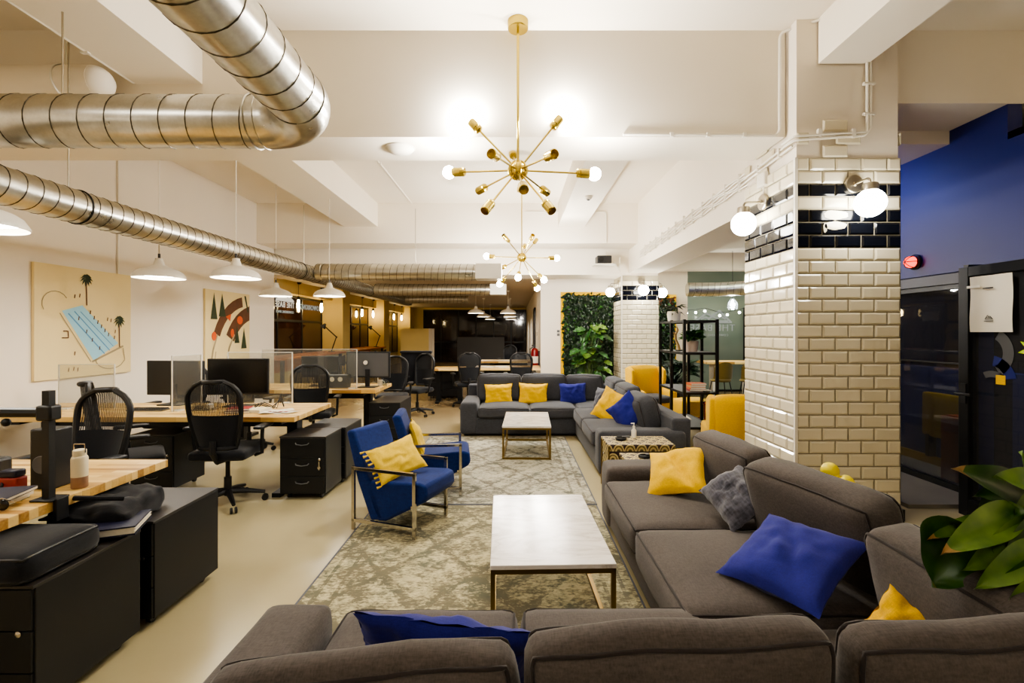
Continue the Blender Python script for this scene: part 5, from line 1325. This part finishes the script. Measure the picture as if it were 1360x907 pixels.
# ------------------------------------------------------------------ foliage
def leaf_card(mb, c, d, n, L, W, mi=0, fold=.25):
    d = Vector(d).normalized(); n = Vector(n); n = (n-d*n.dot(d)); n = n.normalized() if n.length > 1e-4 else d.orthogonal().normalized(); s = d.cross(n); c = Vector(c)
    p = [c, c+d*L*.45+s*W*.5+n*W*fold, c+d*L-n*L*.15, c+d*L*.45-s*W*.5+n*W*fold, c+d*L*.5]
    mb.add(p, [(0, 1, 4), (1, 2, 4), (2, 3, 4), (3, 0, 4)], mi)
rnd = random.Random(5)
def green_panel(label, x0, x1, z0, z1, y, n, red=0):
    t = thing('green_panel', label, 'plant panel', ((x0+x1)/2, y, (z0+z1)/2))
    f = .075; fb = MB()
    fb.box(x0, x0+f, y-.05, y, z0, z1); fb.box(x1-f, x1, y-.05, y, z0, z1); fb.box(x0+f, x1-f, y-.05, y, z1-f, z1); fb.box(x0+f, x1-f, y-.05, y, z0, z0+f)
    fb.build('panel_frame', 'ochre', t, smooth=0)
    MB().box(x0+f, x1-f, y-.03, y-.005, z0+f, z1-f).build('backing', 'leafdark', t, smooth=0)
    mb = MB()
    for k in range(n):
        cx, cz = rnd.uniform(x0+f*.9, x1-f*.9), rnd.uniform(z0+f*.9, z1-f*.9); a = rnd.uniform(0, 2*PI)
        hi = red and cz > z1-.25 and rnd.random() < .6
        leaf_card(mb, (cx, y-.035-rnd.uniform(0, .07), cz), (math.cos(a), -.5-rnd.random()*.5, math.sin(a)-.3), (0, -1, .3), rnd.uniform(.06, .12), rnd.uniform(.04, .07), 2 if hi else (1 if rnd.random() < .12 else 0))
    mb.build('foliage', ['leafdark', 'leaf', 'leafred'], t, smooth=0, fixn=False)
green_panel('yellow framed panel of dark green leaves on the white wall behind the slate sofa', 1.065, 2.36, .25, 2.42, 10.99, 2600)
green_panel('panel of dark leaves right of the far tiled column, rust leaves at its top', 3.02, 3.72, .25, 2.36, 10.99, 1300, 1)

def heart_leaf(mb, base, tip, W, n, mi=0, curl=.2, split=False, nu=10, nv=6, tipmi=None, roll=0):
    """broad leaf from base to tip with a folded midrib and drooping tip"""
    base, tip = Vector(base), Vector(tip); d = tip-base; L = d.length; d.normalize(); n = Vector(n); n = (n-d*n.dot(d)).normalized(); s = d.cross(n)
    def fn(a, b):
        u = a; v = b*2-1
        w = W*.5*(math.sin(PI*min(1, u**.75))**.75)*(1-.25*u)
        if split and abs(v) > .55: w *= 1-.35*(math.sin(u*26) > .2)
        hgt = .22*W*abs(v)**1.3*(1-u*.5)-curl*L*u*u*.5+curl*L*.5*u
        return base+d*L*u+s*(v*w)+n*(hgt+roll*v*W*.3*math.sin(u*5)+.02*W*math.sin(u*14)*abs(v))
    vs = [fn(i/nu, j/nv) for j in range(nv+1) for i in range(nu+1)]
    for j in range(nv):
        for i in range(nu):
            q_ = [vs[j*(nu+1)+i], vs[j*(nu+1)+i+1], vs[(j+1)*(nu+1)+i+1], vs[(j+1)*(nu+1)+i]]
            mb.add(q_, [(0,1,2,3)], tipmi if (tipmi is not None and i >= nu-2) else mi)
def weld(o):
    bm = bmesh.new(); bm.from_mesh(o.data); bmesh.ops.remove_doubles(bm, verts=bm.verts, dist=.0004); bm.to_mesh(o.data); bm.free()
    o.data.polygons.foreach_set('use_smooth', [True]*len(o.data.polygons)); o.data.update()
# tall plant in front of the green panel
t = thing('potted_plant', 'bright green split-leaf plant standing in front of the yellow framed leaf panel', 'plant', (1.62, 10.3, 0))
MB().lathe([(0, 0), (.13, 0), (.17, .28), (.175, .30), (.15, .30), (.145, .26), (0, .26)], (1.62, 10.3, 0), 20).build('pot', 'white', t)
mb = MB(); sb = MB()
for k in range(44):
    a = rnd.uniform(0, 2*PI); r = rnd.uniform(.05, .26); z = rnd.uniform(.55, 1.62); r *= 1-.35*max(0, (z-1.1))
    b = Vector((1.62+r*math.cos(a)*1.25, 10.28+r*math.sin(a)*.6-.05, z)); d = Vector((math.cos(a)*.8, math.sin(a)*.5-.5, rnd.uniform(-.7, .1))).normalized()
    heart_leaf(mb, b, b+d*rnd.uniform(.20, .32), rnd.uniform(.16, .25), (d.x*.3, -.7, .8), 0 if rnd.random() < .7 else 1, .3, True)
    if k % 2 == 0: sb.tube([(1.62, 10.3, .28), ((1.62+b.x)/2, 10.29, z*.7+.1), tuple(b)], .008, 5)
o = mb.build('foliage', ['leaf', 'leafbig'], t, smooth=0, fixn=False); weld(o); sb.build('stems', 'bark', t)
# broad leaved plant at the right edge
t = thing('potted_plant', 'broad-leaved green plant leaning in from the right edge over the brown sofa', 'plant', (2.02, 1.45, 0))
MB().lathe([(0, 0), (.15, 0), (.19, .42), (.195, .45), (.17, .45), (.165, .40), (0, .40)], (2.02, 1.45, 0), 28).build('pot', 'pinkpot', t)
MB().lathe([(0, .41), (.165, .41), (.165, .43), (0, .43)], (2.02, 1.45, 0), 24).build('soil', 'soil', t)
lv = [  # base px, tip px, depth base, depth tip, width, normal, material, dry tip
    ((1266, 696), (1236, 780), 1.42, 1.36, .18, (-.25, -1, .1), 1, 0, .10),
    ((1350, 678), (1248, 738), 1.42, 1.33, .085, (-.1, -.75, .7), 0, 1, .35),
    ((1372, 668), (1262, 622), 1.50, 1.42, .105, (.0, -.85, .5), 1, 1, .25),
    ((1395, 655), (1316, 634), 1.40, 1.40, .085, (0, -.7, .7), 0, 0, .4),
    ((1322, 652), (1298, 694), 1.55, 1.50, .070, (-.3, -1, .1), 1, 0, .1),
    ((1318, 690), (1230, 718), 1.45, 1.38, .045, (-.1, -.6, .8), 0, 1, .3),
    ((1392, 722), (1292, 783), 1.32, 1.28, .075, (-.1, -.8, .6), 0, 0, .25),
    ((1400, 744), (1308, 792), 1.30, 1.28, .065, (0, -.9, .5), 1, 0, .2),
    ((1388, 690), (1276, 758), 1.40, 1.33, .085, (-.1, -.85, .4), 0, 0, .2),
    ((1380, 655), (1290, 660), 1.52, 1.48, .085, (0, -.8, .6), 1, 0, .3),
    ((1385, 640), (1352, 600), 1.55, 1.6, .075, (0, -.9, .3), 0, 0, .2),
    ((1330, 690), (1282, 730), 1.47, 1.42, .075, (-.3, -.9, .3), 0, 0, .2),
    ((1420, 700), (1330, 740), 1.38, 1.34, .12, (0, -.8, .6), 1, 0, .3),
    ((1345, 700), (1262, 700), 1.50, 1.45, .06, (-.1, -.8, .6), 0, 0, .3),
    ((1360, 640), (1335, 700), 1.56, 1.50, .07, (-.2, -.9, .3), 1, 0, .2),
    ((1410, 770), (1335, 800), 1.26, 1.24, .07, (0, -.9, .5), 0, 0, .2),
    ((1400, 660), (1345, 690), 1.45, 1.40, .11, (0, -.9, .5), 0, 0, .3),
]
sb = MB(); root = Vector((2.02, 1.45, .42))
for i, (b, tp, yb, yt, W, n, mi, dry, curl) in enumerate(lv):
    mb = MB(); B = P(b[0], b[1], yb); T = P(tp[0], tp[1], yt)
    heart_leaf(mb, B, T, W*1.25, n, 0, curl, False, 16, 8, 1 if dry else None, .25 if i % 3 == 1 else .08)
    o = mb.build('leaf', ['leafdeep' if mi else 'leafbig', 'leaftip'], t, smooth=0, fixn=False); weld(o)
    m1 = root.lerp(B, .55)+Vector((0, 0, .22)); sb.tube([root+Vector((.02*(i % 3-1), 0, 0)), root.lerp(m1, .6)+Vector((0,0,.08)), m1, B], .006, 6)
sb.build('stems', 'bark', t)

# ------------------------------------------------------------------ shelf unit
sx0, sx1, sy0, sy1 = 2.13, 2.54, 5.97, 6.95; k = .017
t = thing('shelf_unit', 'open black metal shelf unit between the tiled columns', 'shelf', ((sx0+sx1)/2, (sy0+sy1)/2, 0))
for x in (sx0, sx1):
    for y in (sy0, (sy0+sy1)/2, sy1): MB().box(x-k, x+k, y-k, y+k, 0, 1.66).build('post', 'blackmetal', t, smooth=0)
for z in (.31, .745, 1.245, 1.65):
    fb = MB()
    for x in (sx0, sx1): fb.box(x-.012, x+.012, sy0, sy1, z-.03, z)
    for y in (sy0, sy1): fb.box(sx0, sx1, y-.012, y+.012, z-.03, z)
    fb.build('shelf_rail', 'blackmetal', t, smooth=0)
    MB().box(sx0+.012, sx1-.012, sy0+.012, sy1-.012, z-.012, z-.002).build('shelf_board', 'greyplastic' if z < 1.5 else 'blackmetal', t, smooth=0)
def pot_plant(label, c, r, h, m, n, L, droop=0, spread=1.0, leafm='leaf', W=.5):
    t = thing('potted_plant', label, 'plant', c)
    MB().lathe([(0, 0), (r*.86, 0), (r, h*.9), (r, h), (r*.88, h), (r*.86, h*.88), (0, h*.88)], c, 24).build('pot', m, t)
    mb = MB(); c = Vector(c)
    for i in range(n):
        a = rnd.uniform(0, 2*PI); e = rnd.uniform(.1, 1)
        b = c+Vector((r*.7*e*math.cos(a), r*.7*e*math.sin(a), h+rnd.uniform(0, L*.5))); d = Vector((math.cos(a)*spread, math.sin(a)*spread, rnd.uniform(.1, 1)-droop))
        leaf_card(mb, b, d, (0, -.4, 1), L*rnd.uniform(.6, 1.1), L*W, 0)
    mb.build('foliage', leafm, t, smooth=0, fixn=False)
pot_plant('small plant in a round white pot on top of the black shelf unit', (2.27, 6.78, 1.652), .095, .14, 'white', 26, .16, .5, 1.0, 'leafdark', .3)
pot_plant('bushy green plant in a taupe pot on the upper tier of the black shelf unit', (2.31, 6.2, 1.246), .082, .14, 'pinkpot', 130, .15, .15, .8, 'leaf', .45)
t = thing('sculpture', 'twisted pale driftwood piece on the upper tier of the black shelf unit', 'sculpture', (2.27, 6.55, 1.245))
pts = [(2.27, 6.55, 1.25), (2.255, 6.55, 1.32), (2.22, 6.56, 1.40), (2.215, 6.55, 1.47), (2.25, 6.55, 1.53), (2.23, 6.55, 1.58)]
MB().tube(pts, [.022, .018, .016, .02, .014, .006], 8).tube([pts[3], (2.17, 6.55, 1.50), (2.14, 6.55, 1.47)], [.014, .01, .004], 6).build('branch', 'driftwood', t)
MB().lathe([(0, 0), (.05, 0), (.05, .01), (0, .01)], (2.27, 6.55, 1.246), 16).build('stand', 'black', t)
for i, (lab, z, m, w) in enumerate((('red book at the bottom of the pile on the black shelf unit', .747, 'bookred', .20), ('orange book second from the bottom on the black shelf unit', .772, 'bookor', .19), ('tan book third from the bottom on the black shelf unit', .797, 'booktan', .185), ('coral book topping the pile on the black shelf unit', .822, 'bookor', .20))):
    book(lab, (2.34, 6.14, z), (w, .15, .024), 4*i-6, m)
for i, (lab, c, rz, m) in enumerate((('white magazine on the lowest shelf, left of the copper candle holder', (2.27, 6.62, .311), 12, 'paper'), ('cream magazine lying over the white one on the lowest shelf', (2.29, 6.56, .322), -8, 'bookcream'))):
    book(lab, c, (.22, .28, .010), rz, m)
t = thing('candle_holder', 'copper candle holder on the lowest shelf of the black unit', 'candle holder', (2.43, 6.08, .31))
MB().lathe([(0, 0), (.05, 0), (.055, .02), (.02, .03), (.012, .05), (.012, .26), (.03, .28), (.03, .30), (0, .30)], (2.43, 6.08, .311), 18).build('stem', 'copper', t); MB().lathe([(.028, .3), (.04, .34), (.042, .44), (.039, .44), (.036, .34)], (2.43, 6.08, .311), 18).build('glass_cup', 'glass', t)
t = thing('serving_dish', 'small pale dish on the middle shelf beside the books', 'dish', (2.46, 6.02, .745))
MB().lathe([(0, 0), (.03, 0), (.055, .018), (.05, .02), (.028, .006), (0, .006)], (2.44, 6.03, .7465), 18).build('bowl', 'paper', t)

# ------------------------------------------------------------------ yellow wing chairs (sitter faces -y)
def wing_chair(label, loc, rz, cushion_m='sofafar', scale=1):
    t = thing('wing_chair', label, 'armchair', loc, R(rz)); t.scale = (scale,)*3; w = .33; m = 'ochre'
    f = lambda n_, c, d, r=.04, b=(.0, .0, .012), rot=(0,0,0), mm=m: cushion(n_, mm, t, TR(c, *rot), d, r, b, 9, .003, None, local=True)
    f('seat_base', (0, 0, .235), (.56, .56, .17)); f('seat_cushion', (0, -.03, .365), (.48, .52, .11), .045, (.005, .005, .02), (0,0,0), cushion_m)
    f('backrest', (0, .26, .60), (.58, .13, .60), .055, (.0, .02, .02), (-10, 0, 0))
    for s in (-1, 1):
        f('armrest', (s*.285, -.02, .36), (.10, .52, .32), .045)
        pr = [(.30, .40), (.34, .86), (.22, .90), (.08, .84), (.06, .70), (.10, .52)]
        mb = MB(True); mb.prism(pr, s*.30-.035, s*.30+.035, 'x'); mb.build('wing', m, t, bevel=.025, bseg=3)
    for sx in (-1, 1):
        for sy in (-1, 1): MB(True).tube([(sx*.22, sy*.22, .16), (sx*.25, sy*.25, 0)], [.022, .013], 8).build('leg', 'darkbrown', t)
    return t
wing_chair('mustard yellow wing chair with a dark seat cushion behind the slate sofa', (2.36, 8.2, 0), 14)
wing_chair('mustard yellow wing chair seen from behind beside the near tiled column', (2.42, 5.24, 0), 168, 'ochre', .93)
t = thing('footstool', 'mustard yellow footstool behind the black shelf unit', 'footstool', (2.78, 7.4, 0), R(12))
cushion('seat_pad', 'ochre', t, TR((0, 0, .34)), (.55, .45, .24), .05, (.0, .0, .02), 8, .003, 'z', 4, pm='ochre', local=True)
for sx in (-1, 1):
    for sy in (-1, 1): MB(True).tube([(sx*.2, sy*.16, .24), (sx*.22, sy*.18, 0)], [.02, .012], 8).build('leg', 'wood2', t)

# ------------------------------------------------------------------ bar table and chairs before the green glass
t = thing('bar_table', 'long wooden table before the grey green glass wall', 'table', (5.0, 10.7, 0))
MB().box(4.2, 6.2, 10.4, 11.0, .80, .85).build('table_top', 'block', t, smooth=0, bevel=.004)
for x in (4.45, 5.2, 5.95): MB().box(x-.035, x+.035, 10.6, 10.8, 0, .80).build('leg', 'white', t, smooth=0)
def cafe_chair(label, loc, rz):
    t = thing('cafe_chair', label, 'chair', loc, R(rz), 'olive chairs at the wooden table'); L = True
    MB(L).lathe([(0, .46), (.19, .46), (.21, .48), (.19, .505), (0, .50)], (0,0,0), 20).build('seat', 'olive', t)
    MB(L).grid(lambda a, b: (.22*math.sin((a-.5)*2.2), -.22*math.cos((a-.5)*2.2)-.05*b, .52+.36*b-.12*(2*a-1)**2*b), 12, 5).grid(lambda a, b: (.20*math.sin((a-.5)*2.2), -.20*math.cos((a-.5)*2.2)-.05*b, .52+.36*b-.12*(2*a-1)**2*b), 12, 5).build('backrest', 'olive', t, smooth=80)
    for sx in (-1, 1):
        for sy in (-1, 1): MB(L).tube([(sx*.13, sy*.13, .47), (sx*.2, sy*.2, 0)], .011, 6).build('leg', 'black', t)
MT['olive'] = fabric('olive upholstery', (98, 82, 34), .15, 200)
cafe_chair('olive upholstered chair at the wooden table, left one', (4.35, 10.05, 0), 0)
cafe_chair('olive upholstered chair at the wooden table, right one near the black post', (4.95, 10.0, 0), -15)
pot_plant('tall dark plant with thin leaves beyond the black shelf unit', (2.95, 8.9, 0), .16, .34, 'black', 150, .42, .0, .55, 'leafdark', .16)
pot_plant('dark leafy plant in front of the second leaf panel', (3.62, 10.3, 0), .17, .55, 'black', 120, .40, .2, .8, 'leafdark', .35)

# ------------------------------------------------------------------ camera, lights, world
cam = bpy.data.cameras.new('camera'); co = bpy.data.objects.new('camera', cam); COL.objects.link(co)
co.location = (0, 0, H); co.rotation_euler = (PI/2, 0, 0); cam.sensor_width = 36; cam.lens = F/1360*36
cam.shift_x = -3/1360; cam.shift_y = -12.5/1360; cam.clip_start = .05; SC.camera = co
def light(name, kind, loc, e, col=(1, .92, .80), size=.3, rot=None, **kw):
    l = bpy.data.lights.new(name, kind); l.energy = e; l.color = col
    if kind == 'AREA': l.size = size
    elif kind in ('POINT', 'SPOT'): l.shadow_soft_size = size
    for k_, v_ in kw.items(): setattr(l, k_, v_)
    o = bpy.data.objects.new(name, l); COL.objects.link(o); o.location = loc
    if rot: o.rotation_euler = rot
    return o
light('ceiling_lamp_rear', 'AREA', (.4, -1.6, 3.9), 26, (1, .96, .9), 1.2)
light('ceiling_lamp_desks', 'AREA', (-3.6, .6, 3.4), 45, (1, .93, .82), .8)
for x, y in ((-3.6, 11.0), (-1.8, 9.0)): light('soffit_lamp', 'AREA', (x, y, 2.66), 10, (1, .82, .58), .5)  # added warm fill for the far left, no fitting there
light('corridor_lamp', 'AREA', (-.6, 12.2, 2.66), 8, (1, .84, .62), .4)  # added fill over the far desks, no fitting there
light('bay_lamp', 'AREA', (4.8, 9.0, 3.2), 70, (.92, 1, .82), .6)  # added fill brightening the green glass wall, not a fitting
light('shelf_bay_lamp', 'AREA', (2.9, 6.6, 3.2), 16, (1, .9, .72), .5)  # fill light only, no fitting belongs to it
light('blue_wash', 'AREA', (3.2, 5.6, 3.1), 12, (.25, .35, 1), .5, (0, R(-60), 0))
light('outdoor_blue', 'AREA', (4.35, 4.6, 2.55), 30, (.6, .7, 1), .3)  # added bluish fill so things behind the door glass show
wd = bpy.data.worlds.new('world'); SC.world = wd; wd.use_nodes = True
wd.node_tree.nodes['Background'].inputs[0].default_value = (.9, .85, 1, 1); wd.node_tree.nodes['Background'].inputs[1].default_value = .05
SC.view_settings.view_transform = 'AgX'
try: SC.view_settings.look = 'AgX - Medium High Contrast'
except Exception: pass
SC.view_settings.exposure = 0.4
SC.cycles.use_denoising = True
SC.cycles.max_bounces = 8; SC.cycles.diffuse_bounces = 4; SC.cycles.transparent_max_bounces = 12; SC.cycles.sample_clamp_indirect = 6
